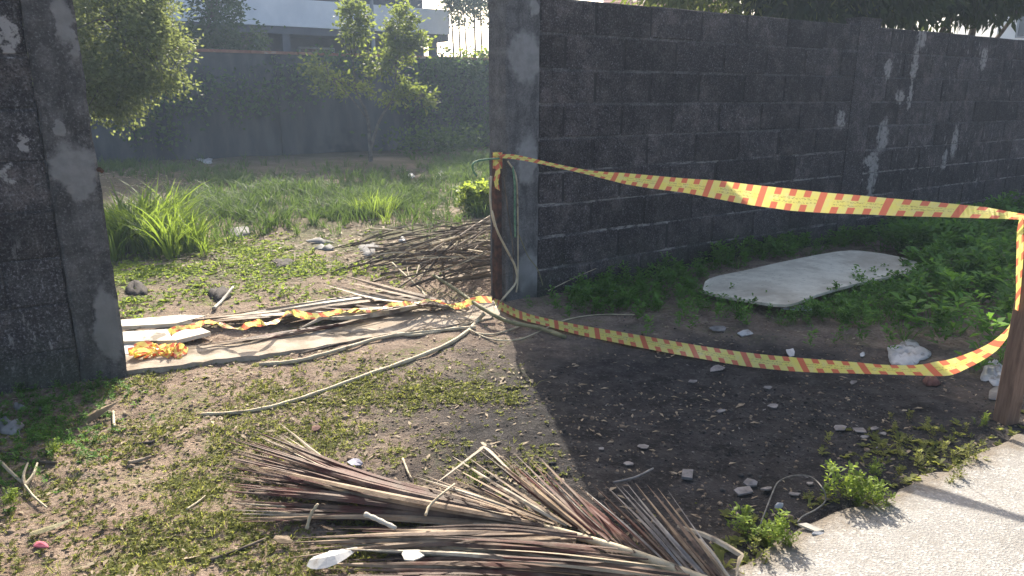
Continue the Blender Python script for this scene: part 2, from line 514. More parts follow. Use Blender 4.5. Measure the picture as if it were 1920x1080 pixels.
M['midgrass'] = leafmat('lot grass blade', (.03, .06, .022), (.09, .14, .042), (.16, .25, .05), .38)
M['tree_light'] = leafmat('small tree leaf', (.045, .07, .025), (.11, .14, .05), (.34, .42, .07), .5)
M['tree_near'] = leafmat('small grey green leaf', (.06, .085, .045), (.14, .17, .09), (.34, .40, .12), .48)
M['tree_dark'] = leafmat('dull tree leaf', (.04, .07, .045), (.085, .125, .07), (.16, .24, .08), .4)
M['tree_mango'] = leafmat('long dark leaf', (.015, .028, .014), (.04, .062, .028), (.12, .17, .03), .3)
M['vine'] = leafmat('vine leaf', (.035, .07, .035), (.09, .15, .06), (.16, .26, .07), .4)
M['airleaf'] = leafmat('grey green leaf', (.08, .10, .08), (.13, .16, .12), (.2, .25, .14), .4)

# ------------------------------------------------------------------ object helpers


def tag(o, label=None, cat=None, group=None, kind=None):
    for k, v in (('label', label), ('category', cat), ('group', group), ('kind', kind)):
        if v:
            o[k] = v
    return o


def wloc(o):
    p = Vector((0, 0, 0))
    while o is not None:
        p = p + o.location; o = o.parent
    return p


def empty(name, loc, label=None, cat=None, group=None):
    o = bpy.data.objects.new(name, None)
    o.location = Vector([float(v) for v in loc]); C.objects.link(o)
    return tag(o, label, cat, group)


class MB:
    def __init__(s):
        s.v, s.f, s.uv = [], [], []

    def tube(s, pts, rad, n=6, jitter=0.0):
        pts = [np.asarray(p, float) for p in pts]
        if not hasattr(rad, '__len__'):
            rad = [rad] * len(pts)
        b0 = len(s.v); up = np.array([.13, .21, .97])
        for i, p in enumerate(pts):
            t = pts[min(i + 1, len(pts) - 1)] - pts[max(i - 1, 0)]
            t = t / (np.linalg.norm(t) + 1e-9)
            a = np.cross(t, up)
            if np.linalg.norm(a) < .05:
                a = np.cross(t, [1, 0, 0])
            a /= np.linalg.norm(a); b = np.cross(t, a)
            for k in range(n):
                an = 2 * math.pi * k / n
                r = rad[i] * (1 + random.uniform(-jitter, jitter))
                s.v.append(tuple(p + r * (a * math.cos(an) + b * math.sin(an))))
        for i in range(len(pts) - 1):
            for k in range(n):
                q = b0 + i * n
                s.f.append((q + k, q + (k + 1) % n, q + n + (k + 1) % n, q + n + k))
        s.f.append(tuple(b0 + k for k in reversed(range(n))))
        e = b0 + (len(pts) - 1) * n
        s.f.append(tuple(e + k for k in range(n)))
        return s

    def box(s, c, ax, ay, az):
        c, ax, ay, az = [np.asarray(q, float) for q in (c, ax, ay, az)]
        b = len(s.v)
        for k in (-1, 1):
            for j in (-1, 1):
                for i in (-1, 1):
                    s.v.append(tuple(c + i * ax + j * ay + k * az))
        for f in ((0, 2, 3, 1), (4, 5, 7, 6), (0, 1, 5, 4), (2, 6, 7, 3), (0, 4, 6, 2), (1, 3, 7, 5)):
            s.f.append(tuple(b + q for q in f))
        return s

    def ribbon(s, a, b, width):
        """strip between two edge polylines, uv in tape widths"""
        b0 = len(s.v); u = 0.0
        for i, (p, q) in enumerate(zip(a, b)):
            if i:
                u += float(np.linalg.norm((np.asarray(p) + q) / 2 - (np.asarray(a[i - 1]) + b[i - 1]) / 2)) / width
            s.v += [tuple(p), tuple(q)]
            s.uv += [(u, 1.0), (u, 0.0)]
        for i in range(len(a) - 1):
            k = b0 + 2 * i
            s.f.append((k, k + 1, k + 3, k + 2))
        return s

    def leaflet(s, pts, w, fold=.35, side=None):
        """folded tapering blade along pts"""
        pts = [np.asarray(p, float) for p in pts]; n = len(pts); b0 = len(s.v)
        for i, p in enumerate(pts):
            u = i / (n - 1)
            t = pts[min(i + 1, n - 1)] - pts[max(i - 1, 0)]; t /= np.linalg.norm(t) + 1e-9
            sd = np.cross(t, [0, 0, 1.0]); sd /= np.linalg.norm(sd) + 1e-9
            if side is not None:
                sd = sd * math.cos(side) + np.cross(t, sd) * math.sin(side)
            up = np.cross(sd, t)
            ww = w * (.55 + .45 * min(1, u / .2)) * (1 - .9 * max(0, (u - .35) / .65) ** 1.5)
            s.v += [tuple(p + sd * ww - up * ww * fold), tuple(p), tuple(p - sd * ww - up * ww * fold)]
        for i in range(n - 1):
            k = b0 + 3 * i
            s.f += [(k, k + 1, k + 4, k + 3), (k + 1, k + 2, k + 5, k + 4)]
        return s

    def build(s, name, mat, parent=None, smooth=False, origin=None):
        V = np.array(s.v, float)
        if parent is not None:
            off = np.array(wloc(parent))
        else:
            if origin is None:
                origin = V.mean(0); origin[2] = V[:, 2].min()
            off = np.array(origin, float)
        me = bpy.data.meshes.new(name)
        me.from_pydata([tuple(v) for v in (V - off)], [], s.f)
        if s.uv:
            lay = me.uv_layers.new(name='UVMap')
            for lp in me.loops:
                lay.data[lp.index].uv = s.uv[lp.vertex_index]
        if smooth:
            for p in me.polygons:
                p.use_smooth = True
        me.materials.append(mat); me.update()
        o = bpy.data.objects.new(name, me); C.objects.link(o)
        if parent is None:
            o.location = off
        else:
            o.parent = parent
        return o


def npmesh(name, V, F, mat, parent=None, tint=None, smooth=False, origin=None):
    V = np.asarray(V, np.float64)
    if parent is not None:
        off = np.array(wloc(parent))
    elif origin is None:
        off = V.mean(0); off[2] = V[:, 2].min()
    else:
        off = np.array(origin, float)
    F = np.asarray(F, np.int32); k = F.shape[1]
    me = bpy.data.meshes.new(name)
    me.vertices.add(len(V)); me.vertices.foreach_set('co', (V - off).astype(np.float32).ravel())
    me.loops.add(F.size); me.loops.foreach_set('vertex_index', F.ravel())
    me.polygons.add(len(F)); me.polygons.foreach_set('loop_start', np.arange(0, F.size, k, dtype=np.int32))
    if smooth:
        me.polygons.foreach_set('use_smooth', np.ones(len(F), bool))
    me.update(calc_edges=True)
    if tint is not None:
        at = me.attributes.new('tint', 'FLOAT', 'POINT')
        at.data.foreach_set('value', np.asarray(tint, np.float32))
    me.materials.append(mat)
    o = bpy.data.objects.new(name, me); C.objects.link(o)
    if parent is None:
        o.location = off
    else:
        o.parent = parent
    return o


def scatter(protos, pts, scale, rot, tint, tilt=None):
    """copies of small prototype meshes joined into arrays"""
    Vs, Fs, Ts = [], [], []; base = 0
    n = len(pts); which = RNG.integers(0, len(protos), n)
    for k, (V, F, T) in enumerate(protos):
        idx = np.where(which == k)[0]
        if not len(idx):
            continue
        c, s_ = np.cos(rot[idx]), np.sin(rot[idx])
        X = V[None, :, 0] * c[:, None] - V[None, :, 1] * s_[:, None]
        Y = V[None, :, 0] * s_[:, None] + V[None, :, 1] * c[:, None]
        Z = np.repeat(V[None, :, 2], len(idx), 0)
        if tilt is not None:
            X = X + Z * tilt[idx, 0:1]; Y = Y + Z * tilt[idx, 1:2]
        W = np.stack([X, Y, Z], -1) * scale[idx][:, None, None] + pts[idx][:, None, :]
        Vs.append(W.reshape(-1, 3))
        Fs.append((F[None] + (np.arange(len(idx)) * len(V))[:, None, None] + base).reshape(-1, F.shape[1]))
        Ts.append(np.clip(tint[idx][:, None] + T[None, :], 0, 1).ravel())
        base += len(idx) * len(V)
    return np.concatenate(Vs), np.concatenate(Fs), np.concatenate(Ts)


def blades(n, h, wd, spread, bend, rng, seg=3):
    V, F, T = [], [], []
    for _ in range(n):
        a = rng.uniform(0, 2 * math.pi); r = spread * rng.uniform(0, 1) ** .7
        bx, by = r * math.cos(a), r * math.sin(a)
        d = a + rng.normal(0, .7); hh = h * rng.uniform(.55, 1); bd = bend * rng.uniform(.4, 1.3)
        wv = wd * rng.uniform(.7, 1.2); tw = d + math.pi / 2 + rng.normal(0, .5); b0 = len(V)
        for i in range(seg + 1):
            u = i / seg
            x = bx + math.cos(d) * hh * bd * u * u; y = by + math.sin(d) * hh * bd * u * u
            z = hh * (u - .32 * bd * u * u)
            ww = wv * (1 - u) ** .7 * (.6 + .4 * min(1, u * 3)) + .0004
            V += [(x + math.cos(tw) * ww, y + math.sin(tw) * ww, z), (x - math.cos(tw) * ww, y - math.sin(tw) * ww, z)]
            T += [u * .45 - .1] * 2
        for i in range(seg):
            k = b0 + 2 * i
            F.append((k, k + 1, k + 3, k + 2))
    return np.array(V), np.array(F), np.array(T)


def rosette(n, l, wd, lift, rng, stems=1, sh=0.0):
    """weed: leaves as bent diamonds on short stems"""
    V, F, T = [], [], []
    for _ in range(n):
        a = rng.uniform(0, 2 * math.pi); z0 = sh * rng.uniform(.1, 1)
        r0 = rng.uniform(0, .35) * l * (1 + (sh > 0) * 1.6)
        b = rng.uniform(0, 2 * math.pi)
        ox, oy = r0 * math.cos(b), r0 * math.sin(b)
        ll = l * rng.uniform(.6, 1.15); lf = lift * rng.uniform(.2, 1.4); ww = wd * rng.uniform(.7, 1.2)
        ca, sa = math.cos(a), math.sin(a); b0 = len(V)
        V += [(ox, oy, z0), (ox + ca * ll * .5 - sa * ww, oy + sa * ll * .5 + ca * ww, z0 + ll * lf * .7),
              (ox + ca * ll, oy + sa * ll, z0 + ll * lf * .75), (ox + ca * ll * .5 + sa * ww, oy + sa * ll * .5 - ca * ww, z0 + ll * lf * .7)]
        t_ = rng.uniform(-.2, .2) + (z0 / sh * .25 if sh else 0)
        T += [t_ - .1, t_, t_ + .1, t_]
        F.append((b0, b0 + 1, b0 + 2, b0 + 3))
    return np.array(V), np.array(F), np.array(T)


def lump(rng, flat=.7, jit=.3):
    t = (1 + 5 ** .5) / 2
    V = np.array([(-1, t, 0), (1, t, 0), (-1, -t, 0), (1, -t, 0), (0, -1, t), (0, 1, t), (0, -1, -t), (0, 1, -t), (t, 0, -1), (t, 0, 1), (-t, 0, -1), (-t, 0, 1)], float) / 1.9
    V = V * (1 + rng.uniform(-jit, jit, (12, 1))) * np.array([1, rng.uniform(.6, 1), flat])
    F = np.array([(0, 11, 5), (0, 5, 1), (0, 1, 7), (0, 7, 10), (0, 10, 11), (1, 5, 9), (5, 11, 4), (11, 10, 2), (10, 7, 6), (7, 1, 8), (3, 9, 4), (3, 4, 2), (3, 2, 6), (3, 6, 8), (3, 8, 9), (4, 9, 5), (2, 4, 11), (6, 2, 10), (8, 6, 7), (9, 8, 1)])
    return V, F, rng.uniform(-.1, .1, 12)


def flake(rng, l=1.0, wd=.4):
    V = np.array([(-l / 2, 0, .02), (-l * .1, wd / 2, .1 * rng.uniform(0, 2)), (l / 2, 0, .05), (l * .05, -wd / 2, .1 * rng.uniform(0, 2))], float)
    V[:, :2] += rng.uniform(-.08, .08, (4, 2))
    return V, np.array([(0, 1, 2, 3)]), np.zeros(4)


def rand_ground(n, x0, x1, y0, y1, dens):
    x = RNG.uniform(x0, x1, n); y = RNG.uniform(y0, y1, n)
    px, py = project(x, y, np.zeros(n))
    k = RNG.uniform(0, 1, n) < dens(px, py, x, y)
    x, y = x[k], y[k]
    return np.stack([x, y, gz(x, y)], -1)


def gauss(px, py, items):
    r = np.zeros_like(px)
    for (cx, cy, rx, ry, a) in items:
        r = np.maximum(r, a * np.exp(-(((px - cx) / rx) ** 2 + ((py - cy) / ry) ** 2)))
    return r


def inpoly(px, py, poly):
    r = np.zeros(px.shape, bool); n = len(poly); j = n - 1
    for i in range(n):
        xi, yi = poly[i]; xj, yj = poly[j]
        c = ((yi > py) != (yj > py)) & (px < (xj - xi) * (py - yi) / (yj - yi + 1e-9) + xi)
        r ^= c; j = i
    return r


def wall_side(x, y):
    """signed distance in front of the wall line (positive on the street side)"""
    return (x - A[0]) * WN[0] + (y - A[1]) * WN[1]


def smooth_path(pts, n):
    """Catmull-Rom through pts"""
    P = [np.asarray(p, float) for p in pts]; P = [2 * P[0] - P[1]] + P + [2 * P[-1] - P[-2]]
    out = []; m = len(P) - 3
    for k in range(n):
        t = k / (n - 1) * m; i = min(int(t), m - 1); f = t - i
        a, b, c, d = P[i:i + 4]
        out.append(.5 * ((2 * b) + (c - a) * f + (2 * a - 5 * b + 4 * c - d) * f * f + (3 * b - a - 3 * c + d) * f ** 3))
    return out


# ================================================================== SETTING
# ground sheet, fine near the camera
def axis(lo, hi, step, far):
    a = list(np.arange(lo, hi + 1e-6, step)); g = step
    while a[-1] < far:
        g *= 1.25; a.append(a[-1] + g)
    g = step; b = []
    x = lo
    while x > -far:
        g *= 1.25; x -= g; b.append(x)
    return np.array(b[::-1] + a)


gx = axis(-3.4, 4.2, .019, 120); gy = axis(1.0, 6.5, .019, 120)
X, Y = np.meshgrid(gx, gy)
Z = gz(X, Y)
nx, ny = len(gx), len(gy)
I = np.arange(nx * ny).reshape(ny, nx)
F = np.stack([I[:-1, :-1], I[:-1, 1:], I[1:, 1:], I[1:, :-1]], -1).reshape(-1, 4)
tag(npmesh('ground', np.stack([X, Y, Z], -1).reshape(-1, 3), F, M['soil'], smooth=True, origin=(0, 0, 0)), 'bare trodden soil of the lot and the verge', kind='structure')

# pavement slab
n = 160
ss_ = np.linspace(-9, 14, n * 3)
edge = PE0[None] + PD[None] * ss_[:, None] + PN[None] * ((vnoise(ss_ * 5, ss_ * 0, 21) - .5) * .07 + (vnoise(ss_ * 21, ss_ * 0, 22) - .5) * .03)[:, None]
far = PE0[None] + PD[None] * ss_[:, None] + PN[None] * 2.6
m_ = len(ss_)
V = np.concatenate([np.c_[edge, np.full(m_, -.05)], np.c_[edge, np.full(m_, .008)], np.c_[edge + PN * .012, np.full(m_, .016)], np.c_[far, np.full(m_, .016)], np.c_[far, np.full(m_, -.05)]])
F = []
for r in range(4):
    a = np.arange(m_ - 1) + r * m_
    F.append(np.stack([a, a + m_, a + m_ + 1, a + 1], -1))
tag(npmesh('pavement', V, np.concatenate(F), M['concrete'], origin=(*PE0, 0)), 'pale exposed concrete pavement with a ragged edge', kind='structure')

# cement strip between the gate pillars
mb = MB()
fr = [GG(x, y) for x, y in ((236, 704), (400, 682), (560, 661), (730, 628), (890, 606), (938, 590))]
bk = [GG(x, y) for x, y in ((232, 668), (400, 648), (560, 630), (730, 596), (890, 576), (938, 566))]
fr = smooth_path(fr, 40); bk = smooth_path(bk, 40)
for k, (p, q) in enumerate(zip(fr, bk)):
    j = random.uniform(-.012, .012)
    top = .018 + random.uniform(-.003, .003)
    p = p + np.array([0, j, 0])
    mb.v += [(p[0], p[1], -.05), (p[0], p[1], top), (q[0], q[1] + j, top + .002), (q[0], q[1] + j, -.05)]
for k in range(39):
    b = 4 * k
    for a, c in ((0, 1), (1, 2), (2, 3)):
        mb.f.append((b + a, b + 4 + a, b + 4 + c, b + c))
tag(mb.build('threshold_strip', M['sill']), 'dusty cement threshold strip between the gate pillars', kind='structure')


# ------------------------------------------------------------------ block walls


def block_protos(lx, lz, dy, n, rng):
    """front face rounded and slightly out of true, joints left open"""
    res = []
    for _ in range(n):
        hx, hz, c = lx / 2, lz / 2, .007
        j = lambda s_=.0025: rng.uniform(-s_, s_)
        V = []
        for (sx, sz) in ((-1, -1), (1, -1), (1, 1), (-1, 1)):
            V.append((sx * (hx + j()), 0.0, sz * (hz + j())))
        for (sx, sz) in ((-1, -1), (1, -1), (1, 1), (-1, 1)):
            V.append((sx * (hx + j(.002)), dy - c, sz * (hz + j(.002))))
        for (sx, sz) in ((-1, -1), (1, -1), (1, 1), (-1, 1)):
            V.append((sx * (hx - c + j(.003)), dy + j(.002), sz * (hz - c + j(.003))))
        V.append((j(.04), dy + j(.003), j(.02)))
        F = [(0, 1, 5, 4), (1, 2, 6, 5), (2, 3, 7, 6), (3, 0, 4, 7), (4, 5, 9, 8), (5, 6, 10, 9), (6, 7, 11, 10), (7, 4, 8, 11),
             (8, 9, 12), (9, 10, 12), (10, 11, 12), (11, 8, 12)]
        res.append((V, F))
    return res


def block_wall(name, org, s0, s1, label, mat_b, mat_m, gap, rng, skip=None, step=0.0):
    root = empty(name, org + WD * (s0 if abs(s0) < abs(s1) else s1), label, 'wall')
    T = .15
    cen = org + WD * (s0 + s1) / 2 - WN * (.0035 + T / 2)
    core = MB().box(cen + np.array([0, 0, (TOP - .012 - .3) / 2]), WD * (s1 - s0) / 2, WN * T / 2, np.array([0, 0, (TOP - .012 + .3) / 2]))
    core.build('mortar_core', mat_m, root)
    meshes = {}
    for k in range(10):
        zt = TOP - k * PITCH_Z; zc = zt - PITCH_Z / 2
        if zc < -.05:
            break
        s_ = s0 - (.25 if k % 2 else .03) - rng.uniform(0, .02)
        while s_ < s1:
            a, b = max(s_, s0), min(s_ + BL, s1)
            s_ += BL
            if b - a < .06 or (skip and a < skip[1] and b > skip[0] and (min(b, skip[0]) - a < .03 or True) and (a >= skip[0] - .02 and b <= skip[1] + .02)):
                continue
            if skip:
                if a < skip[0] < b:
                    b = skip[0]
                elif a < skip[1] < b:
                    a = skip[1]
                if b - a < .05:
                    continue
            lx = round(b - a - gap, 2); key = lx
            if key not in meshes:
                meshes[key] = []
                for (V, F) in block_protos(lx, PITCH_Z - gap, .03, 4 if lx > .4 else 2, rng):
                    me = bpy.data.meshes.new('block'); me.from_pydata(V, [], F); me.materials.append(mat_b); meshes[key].append(me)
            o = bpy.data.objects.new('block', rng.choice(meshes[key])); C.objects.link(o)
            o.parent = root
            wp = org + WD * ((a + b) / 2) - WN * (.026 + rng.uniform(0, .005))
            wp = Vector((wp[0], wp[1], zc + rng.uniform(-.002, .002)))
            o.location = wp - root.location
            o.rotation_euler = (rng.uniform(-.004, .004), rng.uniform(-.004, .004), TH + math.pi)
    return root


rr = random.Random(5)
PS0, PS1 = 3.34, 3.62
wall = block_wall('block_wall', A, .232, 9.4, 'long blackened concrete block wall behind the barrier tape, flaking white at its far end', M['block'], M['mortar'], .009, rr, (PS0, PS1))
pb = MB().box(A + WD * (PS0 + PS1) / 2 - WN * .06 + np.array([0, 0, .74]), WD * (PS1 - PS0) / 2, WN * .063, np.array([0, 0, 1.04]))
pb.build('wall_pier', M['pilaster'], wall)
cb = MB().box(A + WD * (PS0 + PS1) / 2 - WN * .06 + np.array([0, 0, 1.79]), WD * .145, WN * .068, np.array([0, 0, .012]))
cb.build('pier_cap', M['pilaster'], wall)
lw = block_wall('block_wall', L, -2.6, -.178, 'dark rendered block wall at the left edge of the photo, beside the bleached pillar patch', M['block_l'], M['mortar_l'], .003, rr)


def pillar(org, s0, s1, h, depth, mat, label, proud=.012):
    """rendered pillar with worn, slightly wavy faces"""
    root = MB(); nz = 40; rng = random.Random(int(abs(s0) * 1000) + 3)
    prof = [(s0, proud), (s0 + .012, proud + .008), ((s0 + s1) / 2, proud + .009), (s1 - .012, proud + .008), (s1, proud), (s1, -depth), (s0, -depth)]
    for i in range(nz + 1):
        z = -.3 + (h + .3) * i / nz
        for k, (s_, d) in enumerate(prof):
            js = rng.uniform(-.004, .004) if i < nz else 0
            p = org + WD * (s_ + js) + WN * (d + rng.uniform(-.002, .002))
            root.v.append((p[0], p[1], z))
    m = len(prof)
    for i in range(nz):
        for k in range(m):
            a = i * m + k; b = i * m + (k + 1) % m
            root.f.append((a, b, b + m, a + m))
    root.f.append(tuple(nz * m + k for k in range(m)))
    o = root.build('gate_pillar', mat, origin=(*(org + WD * (s0 + s1) / 2)[:2], 0))
    return tag(o, label, 'pillar')


pillar(A, 0, .230, 1.86, .17, M['pillar_r'], 'grey rendered gate pillar at the near end of the taped block wall', .004)
pillar(L, -.176, 0, 1.92, .17, M['pillar_l'], 'blackened gate pillar with big pale patches left of the gap', .004)
# stub of a steel hinge on the left pillar
q = PV(181, 318, L, WN)
tag(MB().tube([q - WD * .02, q + WD * .012, q + WD * .022 - np.array([0, 0, .012])], [.011, .011, .008], 6).build('hinge_stub', M['rust']), 'rusty hinge stub sticking out of the blackened left pillar', 'hinge')

# rusty steel post in front of the right pillar's jamb
pb_ = GG(938, 566)
st = np.array([pb_[0] - .006, pb_[1] - .02, 0])
hp = float(PV(938, 286, st, np.array([0, 1., 0]))[2])
mb = MB()
mb.box(st + np.array([0, 0, (hp - .2) / 2]), WD * .018, WN * .003, np.array([0, 0, (hp + .2) / 2]))
mb.box(st - WD * .0155 - WN * .0245 + np.array([0, 0, (hp - .2) / 2]), WD * .003, WN * .021, np.array([0, 0, (hp + .2) / 2]))
tag(mb.build('steel_post', M['rust'], origin=st), 'rusty angle steel post against the pillar, holding the tape', 'post')

# timber post at the right
PB = GG(1885, 790); ptop = PV(1961, 392, PB, np.array([0, 1., 0]))
ax = ptop - PB; ax = ax / np.linalg.norm(ax)
mb = MB(); c = (PB + ptop) / 2 - ax * .1
mb.box(c, np.array([.032, .012, 0]), np.array([-.010, .026, 0]), ax * (np.linalg.norm(ptop - PB) / 2 + .1))
po = mb.build('wooden_post', M['wood'], origin=PB)
bm_ = po.modifiers.new('edge', 'BEVEL'); bm_.width = .004; bm_.segments = 2
tag(po, 'brown square timber post at the right edge, holding the barrier tape', 'post')

# ------------------------------------------------------------------ back wall, building, far things
BW = G(690, 284)
bw = empty('boundary_wall', BW, 'dark boundary wall at the back of the lot with a red coping', 'wall')
MB().box(BW + WD * -1 + np.array([0, 0, .86]) - WN * .1, WD * 14, WN * .1, np.array([0, 0, 1.16])).build('wall_body', M['backwall'], bw)
wtop = 2.02
for k in range(-12, 6):
    MB().box(BW + WD * (k * .95) + np.array([0, 0, wtop + .03 + random.uniform(-.006, .006)]) - WN * .1, WD * .47, WN * .125, np.array([0, 0, .028])).build('coping_stone', M['coping'], bw)
MB().box(BW - WD * 1.75 + np.array([0, 0, .9]) + WN * .04, WD * .16, WN * .04, np.array([0, 0, 1.1])).build('wall_pier', M['backwall'], bw)
MB().box(BW - WD * 5.75 + np.array([0, 0, .9]) + WN * .04, WD * .16, WN * .04, np.array([0, 0, 1.1])).build('wall_pier', M['backwall'], bw)

FA = BW - WN * 5.5                          # facade plane of the building behind
FA = FA + np.array([0, 0, 0])


def FPx(px, py):
    q = PV(px, py, FA, WN)
    return float(np.dot(q - FA, WD)), float(q[2])


sE, zb = FPx(843, 65); _, zt = FPx(843, 19); _, zl = FPx(843, 100)
bl = empty('building', FA + WD * (sE - 8), 'two storey building with a white parapet band behind the back wall', 'building')
S0 = sE - 22


def fbox(name, mat, s0, s1, z0, z1, d0, d1, parent=bl):
    return MB().box(FA + WD * (s0 + s1) / 2 + WN * (d0 + d1) / 2 + np.array([0, 0, (z0 + z1) / 2]), WD * (s1 - s0) / 2, WN * (d1 - d0) / 2, np.array([0, 0, (z1 - z0) / 2])).build(name, mat, parent)


fbox('wall', M['bldg'], S0, sE - .3, -.1, zt + 3.2, -7, -1.2)
fbox('parapet', M['white'], S0, sE, zb, zt, -.15, 0)
fbox('floor_slab', M['bldg'], S0, sE - .02, zb - .2, zb - .002, -1.2, -.05)
fbox('low_wall', M['bldg'], S0, sE - .01, -.1, zl - .35, -.3, -.12)
fbox('roof', M['white'], S0 - .2, sE + .2, zt + 3.2, zt + 3.45, -7.2, .2)
for k in range(8):
    s_ = sE - 1.6 - k * 2.3
    w_ = fbox('window', M['grey'], s_ - .55, s_ + .55, zt + .35, zt + 1.6, -1.2, -1.12)
    fbox('pane', M['glass'], s_ - .49, s_ - .02, zt + .41, zt + 1.54, -1.12, -1.10, w_)
    fbox('pane', M['glass'], s_ + .02, s_ + .49, zt + .41, zt + 1.54, -1.12, -1.10, w_)
    w_ = fbox('window', M['grey'], s_ - .55, s_ + .55, .9, zb - .45, -1.2, -1.12)
    fbox('pane', M['glass'], s_ - .49, s_ + .49, .96, zb - .51, -1.12, -1.10, w_)
    if k % 2 == 0:
        fbox('column', M['bldg'], s_ + 1.0, s_ + 1.2, zl - .35, zb - .2, -.3, -.1)
# grey pole in front of the parapet
q = PV(699, 60, FA + WN * .6, WN)
tag(MB().tube([(q[0], q[1], 0), (q[0], q[1], 3), (q[0], q[1], 6.2)], [.06, .055, .05], 10).build('utility_pole', M['grey'], origin=(q[0], q[1], 0)), 'slim grey pole standing in front of the white parapet band', 'pole')

# low whitewashed wall and far trees in the bright gap
fw0 = PD_(800, 104, 30); fw1 = PD_(1010, 104, 30)
mb = MB(); mb.box(np.array([.2, 30, .9]), np.array([5.2, 0, 0]), np.array([0, .1, 0]), np.array([0, 0, float(fw0[2]) / 2 + .3]))
tag(mb.build('garden_wall', M['fieldwhite']), 'sunny whitewashed wall seen in the gap beyond the dark building', 'wall')


# ------------------------------------------------------------------ vegetation builders
def leaf_cloud(cent, l, wd, rng, droop=.2, tint0=.4, along=None):
    n = len(cent)
    a = rng.uniform(0, 2 * math.pi, n); e = rng.normal(-droop, .45, n)
    d = np.stack([np.cos(a) * np.cos(e), np.sin(a) * np.cos(e), np.sin(e)], -1)
    if along is not None:
        d = d * .75 + along; d /= np.linalg.norm(d, axis=1)[:, None]
    r = rng.normal(size=(n, 3)); sd = np.cross(d, r); sd /= np.linalg.norm(sd, axis=1)[:, None] + 1e-9
    up = np.cross(sd, d)
    ll = (l * rng.uniform(.6, 1.25, n))[:, None]; ww = (wd * rng.uniform(.7, 1.25, n))[:, None]
    V = np.stack([cent, cent + d * ll * .45 + sd * ww + up * ww * .35, cent + d * ll, cent + d * ll * .45 - sd * ww + up * ww * .35], 1)
    T = np.repeat(np.clip(rng.normal(tint0, .2, n), 0, 1)[:, None], 4, 1)
    F = np.arange(4 * n).reshape(n, 4)
    return V.reshape(-1, 3), F, T.ravel()


def crown_points(blobs, rng, per, rad):
    """clusters of leaf positions in uneven ellipsoids"""
    P = []; al = []
    for (c, r, ncl) in blobs:
        c = np.asarray(c, float); r = np.asarray(r, float)
        d = rng.normal(size=(ncl, 3)); d /= np.linalg.norm(d, axis=1)[:, None]
        k = rng.uniform(.25, 1.08, ncl) ** .55
        cc = c + d * r * k[:, None]
        npl = (per * rng.uniform(.4, 1.5, ncl)).astype(int)
        q = np.repeat(cc, npl, 0)
        q = q + rng.normal(0, 1, q.shape) * rad * rng.uniform(.5, 1.2, (len(q), 1))
        P.append(q); al.append(np.repeat(d * .6, npl, 0))
    return np.concatenate(P), np.concatenate(al)


def tree(name, base, label, cat, limbs, blobs, per, rad, l, wd, mat, seed, group=None, droop=.2, tint=.4):
    rng = np.random.default_rng(seed)
    root = empty(name, base, label, cat, group)
    mb = MB()
    for pts, r0, r1 in limbs:
        sm = smooth_path(pts, max(6, len(pts) * 4))
        mb.tube(sm, list(np.linspace(r0, r1, len(sm))), 7, .06)
    # twigs into the crown
    rnd = random.Random(seed)
    for (c, r, ncl) in blobs:
        c = np.asarray(c, float); r = np.asarray(r, float)
        ends = [np.asarray(p[-1], float) for p, _, _ in limbs]
        st_ = min(ends, key=lambda e: np.linalg.norm(e - c))
        for _ in range(9):
            d = rng.normal(size=3); d /= np.linalg.norm(d); e = c + d * r * .85
            mid = (st_ + e) / 2 + rng.normal(0, .06, 3)
            mb.tube(smooth_path([st_, mid, e], 6), list(np.linspace(.012, .003, 6)), 4)
    mb.build('trunk', M['bark'], root)
    P, al = crown_points(blobs, rng, per, rad)
    V, F, T = leaf_cloud(P, l, wd, rng, droop, tint, al)
    npmesh('crown', V, F, mat, root, T)
    return root


def g0(x, y):
    return np.array([x, y, float(gz(x, y))])


# leafy tree behind the left pillar
d_ = 7.4
cxy = PD_(150, 90, d_); rx = float(PD_(345, 90, d_)[0])
cz = float(PD_(250, 90, d_)[2])
zbt = float(PD_(210, 215, d_)[2])
tb = g0(cxy[0] - .9, d_ + .3)
tree('leafy_tree', tb, 'bright green small leaved tree hanging out from behind the left pillar', 'tree',
     [([tb, tb + [0, 0, .9], tb + [.25, -.1, 1.7], tb + [.6, -.1, 2.3]], .07, .03), ([tb + [.05, 0, 1.1], tb + [.7, -.1, 1.7], tb + [1.25, -.2, 1.95]], .035, .012),
      ([tb + [.02, 0, .9], tb + [.5, 0, 1.4], tb + [1.0, -.1, 1.55]], .03, .01)],
     [((rx - .62, d_, cz + .1), (.62, .6, .5), 95), ((rx - 1.3, d_ + .1, cz + .25), (.75, .7, .6), 90), ((rx - .72, d_ - .1, cz - .35), (.42, .45, .33), 42),
      ((rx - 1.0, d_, zbt + .28), (.28, .3, .25), 22), ((rx - 1.45, d_ + .2, cz - .2), (.6, .6, .5), 50), ((rx - .3, d_, cz + .0), (.28, .4, .35), 22), ((rx - .38, d_, cz + .52), (.34, .4, .3), 26), ((rx - .55, d_ - .1, zbt + .34), (.16, .25, .14), 9), ((rx - .85, d_, zbt + .12), (.16, .2, .12), 8), ((rx - .18, d_, cz - .28), (.14, .2, .12), 7)],
     80, .085, .048, .013, M['tree_near'], 3, droop=.35)

